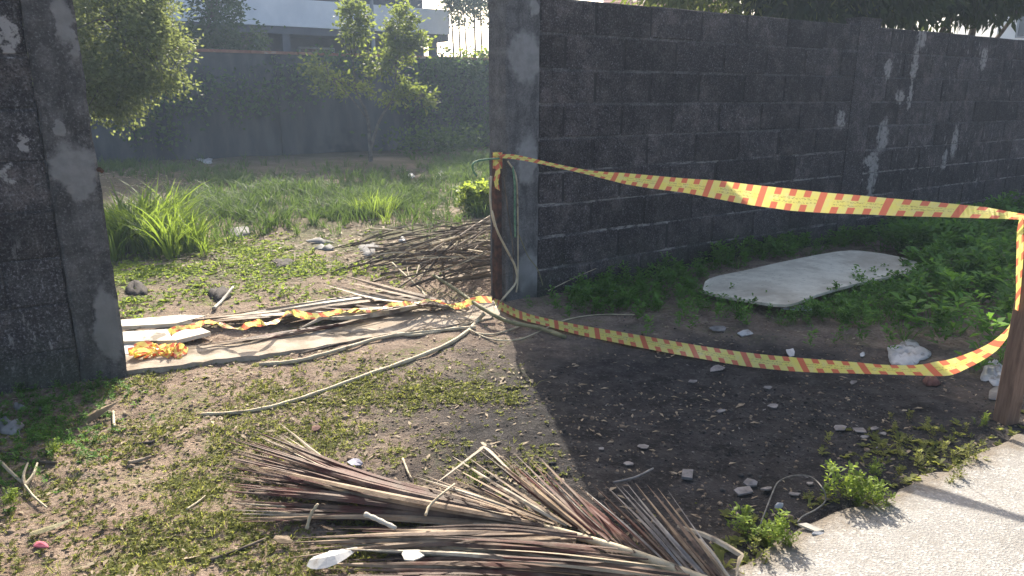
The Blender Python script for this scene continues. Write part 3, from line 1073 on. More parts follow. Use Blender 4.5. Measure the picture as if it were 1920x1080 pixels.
# dark tree near the back wall
b = G(402, 284); b = g0(b[0], b[1] - 1.0)
dd = float(b[1])
pt = lambda x, y, o=0.0: PD_(x, y, dd + o)
tree('slim_tree', b, 'dull hazy tree in front of the back wall, left of the young tree', 'tree',
     [([b, pt(392, 235), pt(376, 205)], .035, .02), ([b, pt(404, 200), pt(408, 110), pt(400, 30)], .04, .012), ([pt(398, 240), pt(420, 170), pt(450, 120)], .02, .008)],
     [(pt(400, 30), (.55, .5, .75), 60), (pt(400, 110), (.7, .55, .6), 55), (pt(355, 150), (.5, .45, .4), 28), (pt(455, 140), (.5, .4, .35), 22), (pt(400, -60), (.6, .5, .6), 40), (pt(480, 75), (.25, .25, .2), 9)],
     44, .12, .10, .026, M['tree_dark'], 5)

# young forked tree
b = G(695, 305); b = g0(b[0], b[1]); dd = float(b[1])
tree('young_tree', b, 'young forked tree with two bright crowns in front of the back wall', 'tree',
     [([b, pt(693, 260, 0), pt(688, 215), pt(668, 170), pt(662, 110)], .04, .014), ([pt(694, 280), pt(712, 225), pt(738, 178), pt(742, 110)], .032, .012),
      ([pt(690, 225), pt(655, 180), pt(620, 150)], .015, .006), ([pt(728, 195), pt(765, 182), pt(795, 176)], .012, .005)],
     [(pt(662, 48), (.24, .26, .42), 44), (pt(752, 62), (.28, .28, .46), 54), (pt(715, 122), (.42, .4, .2), 26), (pt(640, 165), (.55, .4, .25), 18), (pt(735, 165), (.4, .35, .25), 14), (pt(792, 185), (.2, .2, .12), 7),
      (pt(782, 80), (.14, .2, .3), 9), (pt(600, 125), (.25, .25, .2), 10)],
     28, .085, .095, .025, M['tree_light'], 8)

# bright shoots on top of the back wall and vines hanging down it
rng = np.random.default_rng(31)
vx = empty('climbing_vine', BW + WD * 2.6, 'dark climbing vine covering most of the right end of the back wall', 'vine')
P = []
for (x, y, rx_, ry_, nn) in ((850, 160, 60, 55, 80), (905, 200, 45, 80, 100), (830, 130, 40, 18, 30), (900, 128, 40, 18, 40), (790, 180, 30, 40, 26), (880, 255, 60, 28, 50), (430, 180, 110, 40, 60), (300, 230, 60, 40, 30), (640, 120, 90, 18, 40), (560, 150, 50, 30, 24)):
    for _ in range(nn):
        q = PV(x + rng.normal(0, .6) * rx_, min(y + rng.normal(0, .6) * ry_, 275), BW + WN * rng.uniform(.06, .3), WN)
        P.append(q + rng.normal(0, .12, (14, 3)))
P = np.concatenate(P)
P = P[(P[:, 2] > .02) & (wall_side(P[:, 0], P[:, 1]) < 0)]
dn = (P - BW) @ WN
P = P[dn > .03]
V, F, T = leaf_cloud(P, .10, .034, rng, .5, .4)
npmesh('foliage', V, F, M['vine'], vx, T)
mb = MB()
for k in range(9):
    x = 800 + k * 16
    pts = [PV(x + random.uniform(-9, 9), y, BW + WN * .05, WN) for y in (270, 220, 170, 120)]
    mb.tube(smooth_path(pts, 10), .008, 4)
mb.build('stem', M['bark'], vx)
q = PV(905, 108, BW + WN * -.3, WN)
P = q + rng.normal(0, 1, (260, 3)) * np.array([.36, .25, .09]) + np.array([0, 0, .02])
V, F, T = leaf_cloud(P, .12, .035, rng, -.2, .7)
tag(npmesh('wall_shrub', V, F, M['kerbweed'], None, T), 'sunlit yellow green shoots above the back wall below the slender trees', 'shrub')
q = G(835, 282)
q = np.array([q[0], q[1] - 1.2, 0])
P = q + rng.normal(0, 1, (900, 3)) * np.array([.55, .3, .16]) + np.array([0, 0, .28]); P = P[P[:, 2] > .02]
V, F, T = leaf_cloud(P, .11, .035, rng, 0, .45)
tag(npmesh('low_bush', V, F, M['midgrass'], None, T), 'low green bush at the foot of the vine covered back wall', 'bush')

# slender trees in the bright gap
SL_LAB = ['slender tree touching the corner of the dark building, leftmost in the bright gap', 'second slender tree from the corner of the dark building', 'third slender tree from the corner of the dark building',
          'slender tree in the very middle of the bright gap', 'slender tree just right of the middle of the bright gap', 'second slender tree from the gate pillar in the bright gap', 'slender tree nearest the gate pillar in the bright gap']
for k, (x, xt, yt) in enumerate(((852, 846, 20), (864, 858, 5), (878, 870, 25), (890, 888, -5), (905, 900, 15), (917, 922, 0), (930, 928, 20))):
    d = 22 + (k % 3) * 1.1
    b0 = PD_(x, 100, d); b = np.array([b0[0], d, 0.0])
    t_ = PD_(xt, yt, d)
    tree('slender_tree', b, SL_LAB[k], 'tree',
         [([b, (b + t_) / 2 + [.03, 0, 0], t_], .045, .018)],
         [(t_, (.28, .3, .45), 17), (t_ + np.array([0, 0, .6]), (.4, .4, .5), 18)], 20, .11, .13, .03, M['airleaf'], 60 + k, 'slender trees in the bright gap')

# trees behind the block wall, and what shows beyond them
for k, (x, d, seed, lab, rb, yy) in enumerate(((1420, 8.6, 21, 'pale feathery tree overhanging the middle of the block wall', 1.15, 6),
                                          (1585, 8.4, 22, 'dark tree with long drooping leaves behind the pier of the block wall', .9, 0),
                                          (1745, 9.2, 23, 'densest dark tree behind the flaking end of the block wall', 1.25, -5),
                                          (1868, 9.7, 24, 'dark tree thinning out against a pale house at the right edge', .8, -12))):
    q = PD_(x, yy - 40, d); b = g0(q[0], d + .6)
    zc = float(q[2])
    tree('overhanging_tree', b, lab, 'tree',
         [([b, b + [.05, -.1, 1.2], (q[0], d + .2, zc)], .08, .03), ([b + [.03, -.05, 1.1], (q[0] - .6, d, zc - .1)], .04, .015), ([b + [.03, -.05, 1.2], (q[0] + .6, d, zc - .05)], .04, .015)],
         [((q[0], d, zc + .15), (rb, .7, .5), 110), ((q[0] - rb * .6, d, zc + .0), (rb * .6, .6, .36), 60), ((q[0] + rb * .5, d, zc + .0), (rb * .6, .6, .38), 60)],
         58 if k else 40, .12, .17 if k else .14, .024 if k else .016, M['tree_mango'] if k else M['tree_light'], seed, 'trees behind the block wall', droop=.7, tint=.35)
q = PD_(1255, 2, 15)
rf = empty('roof_house', (q[0], 17, 0), 'house with a pink clay tile roof just showing over the block wall', 'house')
MB().box((q[0], 17, 1.3), (1.1, 0, 0), (0, 2, 0), (0, 0, 1.4)).build('wall', M['fieldwhite'], rf)
mb = MB()
for k in range(14):
    y0_, z0_ = 15 + k * .16, float(q[2]) - .28 + k * .09
    mb.box((q[0], y0_ + .08, z0_), (1.2, 0, 0), (0, .1, .05), (0, -.008, .018))
mb.build('roof', M['rooftile'], rf)
q = PD_(1915, 40, 22)
hs = empty('pale_house', (q[0] + 1.5, 23, 0), 'pale house wall with a blue window behind the trees at the right edge', 'house')
MB().box((q[0] + 1.5, 23, 2.6), (2.15, 0, 0), (0, 1, 0), (0, 0, 2.7)).build('wall', M['fieldwhite'], hs)
wq = PD_(1921, 42, 21.99)
w_ = MB().box((wq[0] + .1, 21.985, wq[2]), (.30, 0, 0), (0, .014, 0), (0, 0, .42)).build('window', M['grey'], hs)
MB().box((wq[0] + .1, 21.965, wq[2]), (.26, 0, 0), (0, .006, 0), (0, 0, .38)).build('pane', M['glass'], w_)

# ------------------------------------------------------------------ grasses and weeds
rg = np.random.default_rng(77)
# long grass clump beside the left pillar
mbs = [blades(26, 1.0, .019, .16, .85, rg, 5) for _ in range(5)]
pts = []
for _ in range(60):
    x = 285 + rg.normal(0, 52); y = 455 + rg.normal(0, 14)
    pts.append(GG(min(max(x, 170), 385), y))
pts = np.array(pts); n = len(pts)
hx = .36 + .30 * np.exp(-((project(pts[:, 0], pts[:, 1], 0 * pts[:, 0])[0] - 275) / 75) ** 2)
V, F, T = scatter(mbs, pts, hx * rg.uniform(.6, 1.12, n), rg.uniform(0, 6.28, n), rg.uniform(.0, .5, n), rg.normal(0, .12, (n, 2)))
tag(npmesh('grass_clump', V, F, M['grass'], None, T), 'tall clump of broad bright green grass beside the left pillar', 'grass clump')
pts = np.array([GG(712 + rg.normal(0, 17), 402 + rg.normal(0, 6)) for _ in range(18)])
V, F, T = scatter([blades(22, 1, .02, .16, .7, rg, 4) for _ in range(3)], pts, rg.uniform(.2, .34, 18), rg.uniform(0, 6.28, 18), rg.uniform(.4, .8, 18), rg.normal(0, .1, (18, 2)))
tag(npmesh('grass_clump', V, F, M['grass'], None, T), 'smaller sunlit grass clump in the middle of the lot behind the twig pile', 'grass clump')
pts = np.array([GG(896 + rg.normal(0, 14), 392 + rg.normal(0, 5)) for _ in range(40)])
V, F, T = scatter([rosette(60, .16, .034, .8, rg, sh=.6) for _ in range(3)], pts, rg.uniform(.38, .48, 40), rg.uniform(0, 6.28, 40), rg.uniform(.6, 1, 40))
tag(npmesh('leafy_weed', V, F, M['kerbweed'], None, T), 'glowing yellow green leafy weed just left of the rusty steel post', 'weed')

# grass of the lot (uncounted)
tb_ = [blades(9, 1, .03, .22, .8, rg, 3) for _ in range(6)]


def lot_density(px, py, x, y):
    d = gauss(px, py, [(600, 384, 190, 36, 1.0), (790, 380, 110, 30, .9), (440, 350, 70, 20, .4), (880, 330, 60, 30, .7), (260, 318, 90, 12, .25), (330, 440, 60, 30, .6), (470, 400, 80, 30, .75)])
    d = d * (.22 + .95 * sstep(.38, .62, vnoise(x * 1.3, y * 1.3, 40) * .6 + vnoise(x * 4, y * 4, 47) * .4))
    d = np.where((wall_side(x, y) > -.25) | (py < 288), 0, d)
    return d


pts = rand_ground(42000, -7.5, .6, 5.0, 15, lot_density); n = len(pts)
V, F, T = scatter(tb_, pts, rg.uniform(.07, .27, n), rg.uniform(0, 6.28, n), rg.uniform(.1, .7, n), rg.normal(0, .15, (n, 2)))
tag(npmesh('lot_grass', V, F, M['midgrass'], None, T), 'uneven green grass growing over the middle of the lot', kind='stuff')

# short sunny weeds of the lot near the gate
lw_ = [rosette(9, .5, .14, .7, rg) for _ in range(6)] + [rosette(7, .6, .09, 1.0, rg) for _ in range(3)]


def sunny_density(px, py, x, y):
    d = gauss(px, py, [(300, 520, 110, 34, 1.0), (420, 478, 110, 26, 1.0), (560, 500, 140, 40, .65), (640, 460, 80, 20, .5), (250, 570, 40, 30, .5), (480, 545, 150, 26, .3)])
    d = d * (.15 + .95 * sstep(.38, .62, vnoise(x * 3, y * 3, 41)))
    return np.where(wall_side(x, y) > -.12, 0, d)


pts = rand_ground(60000, -4.5, .6, 3.2, 8, sunny_density); n = len(pts)
V, F, T = scatter(lw_, pts, rg.uniform(.02, .06, n), rg.uniform(0, 6.28, n), rg.uniform(.2, 1, n))
tag(npmesh('lot_weeds', V, F, M['kerbweed'], None, T), 'short sunny weeds on the lot floor inside the gate', kind='stuff')


# creeping weeds on the verge in front
def lawn_density(px, py, x, y):
    d = gauss(px, py, [(120, 1000, 330, 130, 1.0), (420, 930, 230, 150, .95), (330, 830, 180, 70, .6), (600, 735, 150, 40, .9), (800, 740, 150, 34, .85), (900, 700, 60, 30, .5), (640, 820, 120, 40, .65),
                       (740, 850, 120, 30, .55), (280, 720, 120, 30, .5), (700, 1040, 330, 60, .7), (560, 800, 90, 30, .7), (470, 700, 120, 20, .35), (940, 745, 60, 40, .55), (860, 870, 60, 30, .6), (1000, 880, 60, 30, .35)])
    nz = vnoise(x * 5, y * 5, 42) * .6 + vnoise(x * 13, y * 13, 43) * .4
    d = d * (.16 + .95 * sstep(.34, .66, nz))
    d = np.where((wall_side(x, y) < .03) | (pav_dist(x, y) > .02), 0, d)
    return np.where(inpoly(px, py, [(960, 640), (1090, 900), (1250, 1080), (1920, 1080), (1920, 500), (960, 500)]), d * .05, d)


pts = rand_ground(170000, -2.6, 2.0, 1.0, 4.2, lawn_density); n = len(pts)
V, F, T = scatter(lw_ + [blades(6, .9, .035, .25, 1.0, rg, 2)[0:3]] if False else lw_, pts, rg.uniform(.009, .029, n), rg.uniform(0, 6.28, n), rg.uniform(0, 1, n))
tag(npmesh('verge_weeds', V, F, M['lawn'], None, T), 'low yellowish creeping weeds scattered over the trodden verge', kind='stuff')
pts = rand_ground(16000, -2.6, 1.2, 1.0, 4.2, lambda px, py, x, y: .5 * lawn_density(px, py, x, y)); n = len(pts)
V, F, T = scatter([blades(6, 1, .035, .3, 1.0, rg, 2) for _ in range(5)], pts, rg.uniform(.02, .055, n), rg.uniform(0, 6.28, n), rg.uniform(0, .9, n), rg.normal(0, .3, (n, 2)))
tag(npmesh('verge_grass', V, F, M['lawn'], None, T), 'short thin grass between the creeping weeds of the verge', kind='stuff')

# lush shaded weeds by the block wall
RW = [(1040, 585), (1075, 545), (1180, 515), (1290, 490), (1400, 455), (1520, 436), (1640, 432), (1730, 425), (1930, 415), (1930, 640), (1890, 690), (1800, 668), (1720, 640), (1640, 628), (1560, 620), (1420, 596), (1300, 592), (1150, 592)]


def right_density(px, py, x, y):
    d = np.where(inpoly(px, py, RW), 1.0, 0.0)
    d = np.where(d > 0, .45 + .55 * sstep(.3, .6, vnoise(x * 4, y * 4, 44)), gauss(px, py, [(1650, 640, 120, 25, .25), (1500, 605, 200, 14, .4), (1130, 590, 90, 16, .3), (1880, 730, 50, 30, .2)]))
    # thin where the white board lies
    d = np.where(inpoly(px, py, [(1300, 545), (1330, 518), (1560, 478), (1640, 474), (1745, 500), (1690, 515), (1610, 540), (1535, 572), (1480, 605), (1380, 600)]), d * .0, d)
    d = np.maximum(d, .16 * inpoly(px, py, [(1310, 575), (1475, 590), (1620, 548), (1620, 560), (1480, 610), (1310, 592)]))
    return np.where(wall_side(x, y) < .02, 0, d)


wp_ = [rosette(46, .25, .052, .8, rg, sh=1.0) for _ in range(4)] + [rosette(30, .30, .085, .8, rg, sh=.8) for _ in range(2)] + [blades(14, 1.15, .03, .3, .8, rg, 1)[0:3]]
pts = rand_ground(60000, -.3, 8.0, 2.6, 9.5, right_density); n = len(pts)
px_, py_ = project(pts[:, 0], pts[:, 1], pts[:, 2])
hh = .07 + .11 * sstep(1500, 1850, px_) + .05 * vnoise(pts[:, 0] * 2, pts[:, 1] * 2, 45) + .04 * sstep(560, 470, py_)
hh = np.where(inpoly(px_, py_, [(1450, 572), (1560, 560), (1700, 510), (1700, 640), (1450, 620)]), hh * .8, hh)
k_ = RNG.uniform(0, 1, n) < np.clip(.0045 / (hh * hh) * .9, .12, 1)
pts, hh = pts[k_], hh[k_]; n = len(pts)
V, F, T = scatter(wp_, pts, hh * rg.uniform(.7, 1.25, n), rg.uniform(0, 6.28, n), rg.uniform(0, .8, n), rg.normal(0, .12, (n, 2)))
tag(npmesh('shaded_weeds', V, F, M['weed'], None, T), 'lush green weeds growing in the shade along the block wall', kind='stuff')

# weeds at the foot of the left wall, in its shadow


def left_density(px, py, x, y):
    d = gauss(px, py, [(95, 790, 80, 50, .9), (30, 880, 50, 40, .4), (190, 735, 40, 20, .5), (30, 730, 60, 40, .6)])
    return np.where(wall_side(x, y) < .05 + 0 * x, d * .6, d)


pts = rand_ground(9000, -2.6, -1.0, 1.6, 3.4, left_density); n = len(pts)
V, F, T = scatter(wp_ + lw_, pts, rg.uniform(.02, .05, n), rg.uniform(0, 6.28, n), rg.uniform(.0, .7, n))
tag(npmesh('corner_weeds', V, F, M['weed'], None, T), 'shaded weeds at the foot of the left wall', kind='stuff')


# weeds along the pavement edge
def kerb_density(px, py, x, y):
    d = pav_dist(x, y)
    e = np.exp(-((d + .045) / .06) ** 2) * (.15 + sstep(.35, .65, vnoise(x * 3.4, y * 3.4, 46)))
    e = np.maximum(e, gauss(px, py, [(1700, 850, 90, 40, .7), (1560, 940, 60, 25, .5)]) * (d < .01))
    return np.where((px > 1340) & (d < .05), e, 0)


pts = rand_ground(9000, .5, 3.2, 1.5, 3.4, kerb_density); n = len(pts)
V, F, T = scatter(lw_ + wp_[:2], pts, rg.uniform(.025, .06, n), rg.uniform(0, 6.28, n), rg.uniform(0, 1, n))
tag(npmesh('kerb_weeds', V, F, M['lawn'], None, T), 'straggling weeds along the ragged edge of the pavement', kind='stuff')
for (x, y, sz, nn, lab) in ((1408, 1000, .115, 9, 'bright weed plant nearest the palm frond at the pavement edge'), (1448, 1026, .10, 9, 'bright leaning weed plant on the corner of the pavement'),
                            (1598, 938, .125, 12, 'tallest bright weed plant at the pavement edge by the wire ring'), (1642, 945, .09, 8, 'bright weed plant spreading over the concrete next to the tallest weed'),
                            (1640, 890, .07, 6, 'small half shaded weed plant behind the tallest weed of the pavement edge'), (1838, 800, .06, 7, 'small pale weed at the foot of the timber post'),
                            (108, 855, .07, 8, 'bright weed at the tip of the left wall shadow'), (20, 955, .08, 8, 'bright green weed low at the left edge beside the forked stick'),
                            (895, 905, .055, 7, 'little green weed poking out behind the palm leaflets')):
    b = GG(x, y); p_ = np.array([b + np.array([rg.normal(0, sz * .24), rg.normal(0, sz * .16), 0]) for _ in range(nn)])
    p_[:, 2] = np.maximum(gz(p_[:, 0], p_[:, 1]), .005)
    V, F, T = scatter([rosette(40, .22, .05, .9, rg, sh=1.0) for _ in range(3)], p_, sz * rg.uniform(.45, .8, nn), rg.uniform(0, 6.28, nn), rg.uniform(.3, 1, nn), rg.normal(0, .25, (nn, 2)))
    tag(npmesh('weed_plant', V, F, M['kerbweed'], None, T), lab, 'weed', 'bright weed plants on the verge')
# seedlings standing before the white board
for (x, y, hgt, lab) in ((1600, 545, .17, 'spindly pale weed in front of the middle of the white board'), (1655, 528, .10, 'dark broad leaved weed in front of the white board'), (1372, 560, .10, 'thin weed before the left corner of the white board'),
                         (1435, 572, .08, 'thin weed before the near edge of the white board')):
    b = GG(x, y)
    V, F, T = scatter([rosette(26, .22, .05 if hgt > .11 else .07, .9, rg, sh=1.0)], b[None], np.array([hgt]), np.array([1.0]), np.array([.5]))
    tag(npmesh('seedling', V, F, M['weed'], None, T), lab, 'weed')
# dry leaf crumbs, soil crumbs
fl = [flake(rg, 1, .35) for _ in range(6)]
PAVOFF = lambda px, py, x, y: np.where(pav_dist(x, y) > -.01, .02, 1.0)
pts = rand_ground(26000, -3.2, 2.6, 1.0, 6.0, lambda px, py, x, y: PAVOFF(px, py, x, y) * (.12 + .5 * sstep(.45, .7, vnoise(x * 4, y * 4, 50))) * np.where(px > 1000, .35, 1)); n = len(pts)
pts[:, 2] += .003
V, F, T = scatter(fl, pts, rg.uniform(.012, .04, n) * np.where(rg.uniform(0, 1, n) < .05, 1.6, 1), rg.uniform(0, 6.28, n), rg.uniform(0, 1, n), None)
tag(npmesh('leaf_litter', V, F, M['litter'], None, T), 'crumbled dead leaves and straw scattered over the soil', kind='stuff')
pts = rand_ground(9000, -6.5, .4, 5.0, 12, lambda px, py, x, y: (wall_side(x, y) < -.4) * (py > 290) * (.1 + .6 * sstep(.45, .7, vnoise(x * 2, y * 2, 53)))); n = len(pts)
pts[:, 2] += .006
V, F, T = scatter(fl, pts, rg.uniform(.03, .10, n), rg.uniform(0, 6.28, n), rg.uniform(0, 1, n))
tag(npmesh('dead_leaves', V, F, M['litter'], None, T), 'scattered dead leaves and straw over the lot', kind='stuff')
lm = [lump(rg) for _ in range(6)]
pts = rand_ground(45000, -3.2, 2.4, 1.0, 5.0, lambda px, py, x, y: PAVOFF(px, py, x, y) * (.06 + .6 * sstep(.5, .75, vnoise(x * 3, y * 3, 51))) * np.where(inpoly(px, py, [(960, 640), (1250, 1080), (1920, 1080), (1920, 640)]), .35, 1)); n = len(pts)
V, F, T = scatter(lm, pts, rg.uniform(.002, .0075, n) * np.where(rg.uniform(0, 1, n) < .03, 2.2, 1), rg.uniform(0, 6.28, n), rg.uniform(0, 1, n))
tag(npmesh('soil_crumbs', V, F, M['clod'], None, T), 'loose soil crumbs and grit on the verge', kind='stuff')
pts = rand_ground(22000, -.2, 2.8, 1.3, 4.2, lambda px, py, x, y: gauss(px, py, [(1400, 800, 260, 90, 1), (1250, 760, 200, 80, .7), (1650, 790, 200, 50, .6)]) * (pav_dist(x, y) < -.1)); n = len(pts)
V, F, T = scatter(lm, pts, rg.uniform(.002, .007, n) * np.where(rg.uniform(0, 1, n) < .05, 2, 1), rg.uniform(0, 6.28, n), rg.uniform(0, 1, n))
tag(npmesh('char_crumbs', V, F, M['ash'], None, T), 'black burnt crumbs on the charred patch', kind='stuff')
pts = rand_ground(2600, -.2, 2.8, 1.3, 4.2, lambda px, py, x, y: gauss(px, py, [(1180, 795, 60, 30, .9), (1400, 800, 260, 80, .30), (1600, 800, 120, 40, .5), (1450, 940, 90, 40, .4), (1350, 660, 200, 40, .15)]) * (pav_dist(x, y) < -.1)); n = len(pts)
pts[:, 2] += .004
V, F, T = scatter(fl, pts, rg.uniform(.005, .02, n) * np.where(rg.uniform(0, 1, n) < .05, 1.7, 1), rg.uniform(0, 6.28, n), rg.uniform(0, 1, n))
tag(npmesh('pale_crumbs', V, F, M['chip'], None, T), 'tiny pale flakes strewn over the charred patch', kind='stuff')


# ================================================================== OBJECTS
# ------------------------------------------------------------------ barrier tape
TAPE_W = .075
PN_ = np.array([ (PB - st)[1], -(PB - st)[0], 0.0]); PN_ /= np.linalg.norm(PN_)


def TP(px, py, back=0.0):
    q = PV(px, py, st + PN_ * (back if PN_[1] > 0 else -back), PN_)
    g = float(gz(q[0], q[1])) + .012
    return q if q[2] > g else GG(px, py, .012)


up = [(934, 289, 296), (960, 289, 298), (990, 295, 303), (1030, 304, 311), (1070, 313, 320), (1100, 319, 327), (1130, 322, 335), (1170, 324, 345), (1220, 329, 353), (1280, 334, 361), (1340, 338, 372), (1410, 346, 385), (1480, 354, 395),
      (1560, 362, 400), (1640, 369, 403), (1720, 376, 406), (1790, 382, 408), (1850, 389, 409), (1895, 397, 411), (1925, 402, 412), (1955, 405, 414)]
xs = np.linspace(934, 1955, 112)
yt = np.interp(xs, [u[0] for u in up], [u[1] for u in up]); yb = np.interp(xs, [u[0] for u in up], [u[2] for u in up])
a = [TP(x, y, .05 * float(sstep(1250, 1650, x)) - .05 * float(sstep(1840, 1900, x))) + PN_ * .004 * math.sin(x * .05) for x, y in zip(xs, yt)]; b = [TP(x, y) - PN_ * .004 * math.sin(x * .04) for x, y in zip(xs, yb)]
mb = MB().ribbon(a, b, TAPE_W)
# turns round the steel post and the tail hanging from it
for (y0, y1, dx) in ((286, 296, 0), (292, 303, 2), (300, 316, 1)):
    e = [st + np.array([0, 0, float(PV(938, y, st, np.array([0, 1., 0]))[2])]) for y in (y0, y1)]
    aa, bb = [], []
    for k in range(9):
        an = 2 * math.pi * k / 8
        o_ = (WD * math.cos(an) + WN * math.sin(an)) * .028
        aa.append(e[0] + o_ - WN * .01); bb.append(e[1] + o_ - WN * .01)
    mb.ribbon(aa, bb, TAPE_W)
tail = [(939, 300), (941, 318), (937, 336), (940, 352)]
aa = [TP(x - 4, y) + PN_ * .034 for x, y in tail]; bb = [TP(x + 5, y + 4) + PN_ * .036 for x, y in tail]
mb.ribbon(aa, bb, TAPE_W)
tag(mb.build('barrier_tape', M['tape']), 'upper yellow and red barrier tape stretched from the pillar to the timber post', 'barrier tape', 'barrier tapes')

lo = [(1916, 400, 1922, 402), (1910, 430, 1922, 430), (1909, 470, 1922, 470), (1908, 510, 1919, 512), (1908, 545, 1916, 547), (1905, 580, 1911, 583), (1895, 606, 1901, 611), (1880, 624, 1888, 634), (1860, 640, 1870, 656), (1835, 654, 1845, 674),
      (1805, 666, 1815, 690), (1775, 675, 1788, 702), (1755, 678, 1765, 705), (1720, 684, 1722, 704), (1660, 684, 1660, 702), (1590, 678, 1590, 700), (1500, 671, 1500, 697), (1400, 661, 1400, 687), (1300, 646, 1300, 670), (1220, 632, 1218, 655),
      (1150, 620, 1144, 640), (1090, 610, 1082, 627), (1030, 598, 1024, 611), (990, 588, 984, 601), (955, 574, 950, 587), (928, 558, 918, 570)]
aa = smooth_path([TP(u[0], u[1]) for u in lo], 130); bb = smooth_path([TP(u[2], u[3]) for u in lo], 130)
for k in range(130):
    if k < 26:
        aa[k] = aa[k] + PN_ * .045; bb[k] = bb[k] + PN_ * .045
mb = MB().ribbon(aa, bb, TAPE_W)
tag(mb.build('barrier_tape', M['tape']), 'sagging lower barrier tape dropping from the timber post and sweeping near the ground', 'barrier tape', 'barrier tapes')

tr = [(922, 563), (890, 566), (860, 570), (830, 569), (800, 566), (770, 565), (745, 572), (715, 580), (680, 578), (650, 586), (610, 590), (570, 588), (545, 589), (525, 595), (505, 604), (480, 610), (450, 612), (420, 609), (395, 608), (372, 606), (345, 614), (318, 628)]
ctr = smooth_path([GG(x, y, .095) for x, y in tr], 150)
aa, bb = [], []
for k, p in enumerate(ctr):
    t = ctr[min(k + 1, 149)] - ctr[max(k - 1, 0)]; t /= np.linalg.norm(t)
    an = .5 + 1.0 * math.sin(k * .19) + .7 * math.sin(k * .47 + 1)
    sd = np.cross(t, [0, 0, 1]); d = sd * math.cos(an) + np.array([0, 0, 1]) * math.sin(an)
    hw = .018 * (.65 + .45 * abs(math.sin(k * .13 + .5)))
    z = .012 * math.sin(k * .31)
    aa.append(p + d * hw + [0, 0, z]); bb.append(p - d * hw + [0, 0, z])
tag(MB().ribbon(aa, bb, TAPE_W).build('barrier_tape', M['tape']), 'twisted sunlit barrier tape trailing over the dead palm leaves in the gateway', 'barrier tape', 'barrier tapes')
# crumpled wad at the left pillar
cw = GG(300, 662, .035); aa, bb = [], []; p = cw.copy(); rw = np.random.default_rng(4)
for k in range(150):
    t_ = k * .33
    p = cw + np.array([.10 * math.sin(t_ * .41) + .025 * math.sin(t_ * 1.9), .04 * math.sin(t_ * .77 + 1) + .02 * math.cos(t_ * 2.3), .022 * math.sin(t_ * 1.1) + .006])
    d = np.array([.4 * math.sin(t_ * 1.3), .5 * math.cos(t_ * .9), .8 * math.sin(t_ * .6 + .7)]); d /= np.linalg.norm(d)
    aa.append(p + d * .018); bb.append(p - d * .018)
tag(MB().ribbon(aa, bb, TAPE_W).build('barrier_tape', M['tape']), 'crumpled wad of barrier tape on the ground beside the left pillar', 'barrier tape', 'barrier tapes')

# ------------------------------------------------------------------ dead palm frond in the foreground
fr_root = empty('palm_frond', GG(1180, 1010), 'large fallen brown palm frond fanned out across the foreground', 'palm frond')
rf_ = random.Random(9)


def lerp_poly(P, u):
    u = min(max(u, 0), 1) * (len(P) - 1); i = min(int(u), len(P) - 2); f = u - i
    return (P[i][0] * (1 - f) + P[i + 1][0] * f, P[i][1] * (1 - f) + P[i + 1][1] * f)


def fan(root, n, bases, tips, mids, mats, wd, h0, hm, ht, jit=6, seg=8):
    """n leaflets between three polylines drawn over the photograph, lifted off the ground"""
    for k in range(n):
        u = (k + rf_.uniform(-.25, .25)) / max(1, n - 1)
        jj = lambda: rf_.uniform(-jit, jit)
        b = lerp_poly(bases, u); t = lerp_poly(tips, u); m = lerp_poly(mids, u)
        b = GG(b[0] + jj() * .4, b[1] + jj() * .3, h0 * rf_.uniform(.7, 1.3)); ln = rf_.uniform(.9, 1.06)
        m_ = GG(m[0] + jj() * .7, m[1] + jj() * .6, hm * rf_.uniform(.5, 1.4))
        t = np.array((m[0] + (t[0] - m[0]) * ln + jj(), m[1] + (t[1] - m[1]) * ln + jj()))
        t = GG(t[0], t[1], ht * rf_.uniform(.4, 1.6))
        pts = smooth_path([b, m_, t], seg + 1)
        o = MB().leaflet(pts, wd * rf_.uniform(.75, 1.25), rf_.uniform(.25, .75), rf_.uniform(-.7, .7)).build('leaflet', rf_.choice(mats), root)


LT = M['leaflet_tan']
LB, LP_, LG = M['leaflet'], M['leaflet_pale'], M['leaflet_grey']
# upper left fan
fan(fr_root, 8, [(900, 945), (985, 975)], [(535, 800), (470, 815)], [(660, 885), (640, 888)], [LP_, LB, LT, LB], .0085, .06, .07, .05)
fan(fr_root, 26, [(910, 948), (1020, 985)], [(485, 808), (430, 842), (432, 872)], [(690, 890), (680, 905), (690, 925)], [LB, LB, LB, LB, LB, LT], .0095, .055, .075, .05)
fan(fr_root, 24, [(950, 960), (1020, 990)], [(430, 868), (432, 925)], [(690, 915), (670, 938)], [LB, LB, LB, LB, LB, LT], .0095, .045, .055, .03)
fan(fr_root, 14, [(930, 966), (1010, 992)], [(440, 940), (450, 976)], [(700, 952), (710, 974)], [LB, LB, LB, LT, LP_], .0090, .04, .04, .02)
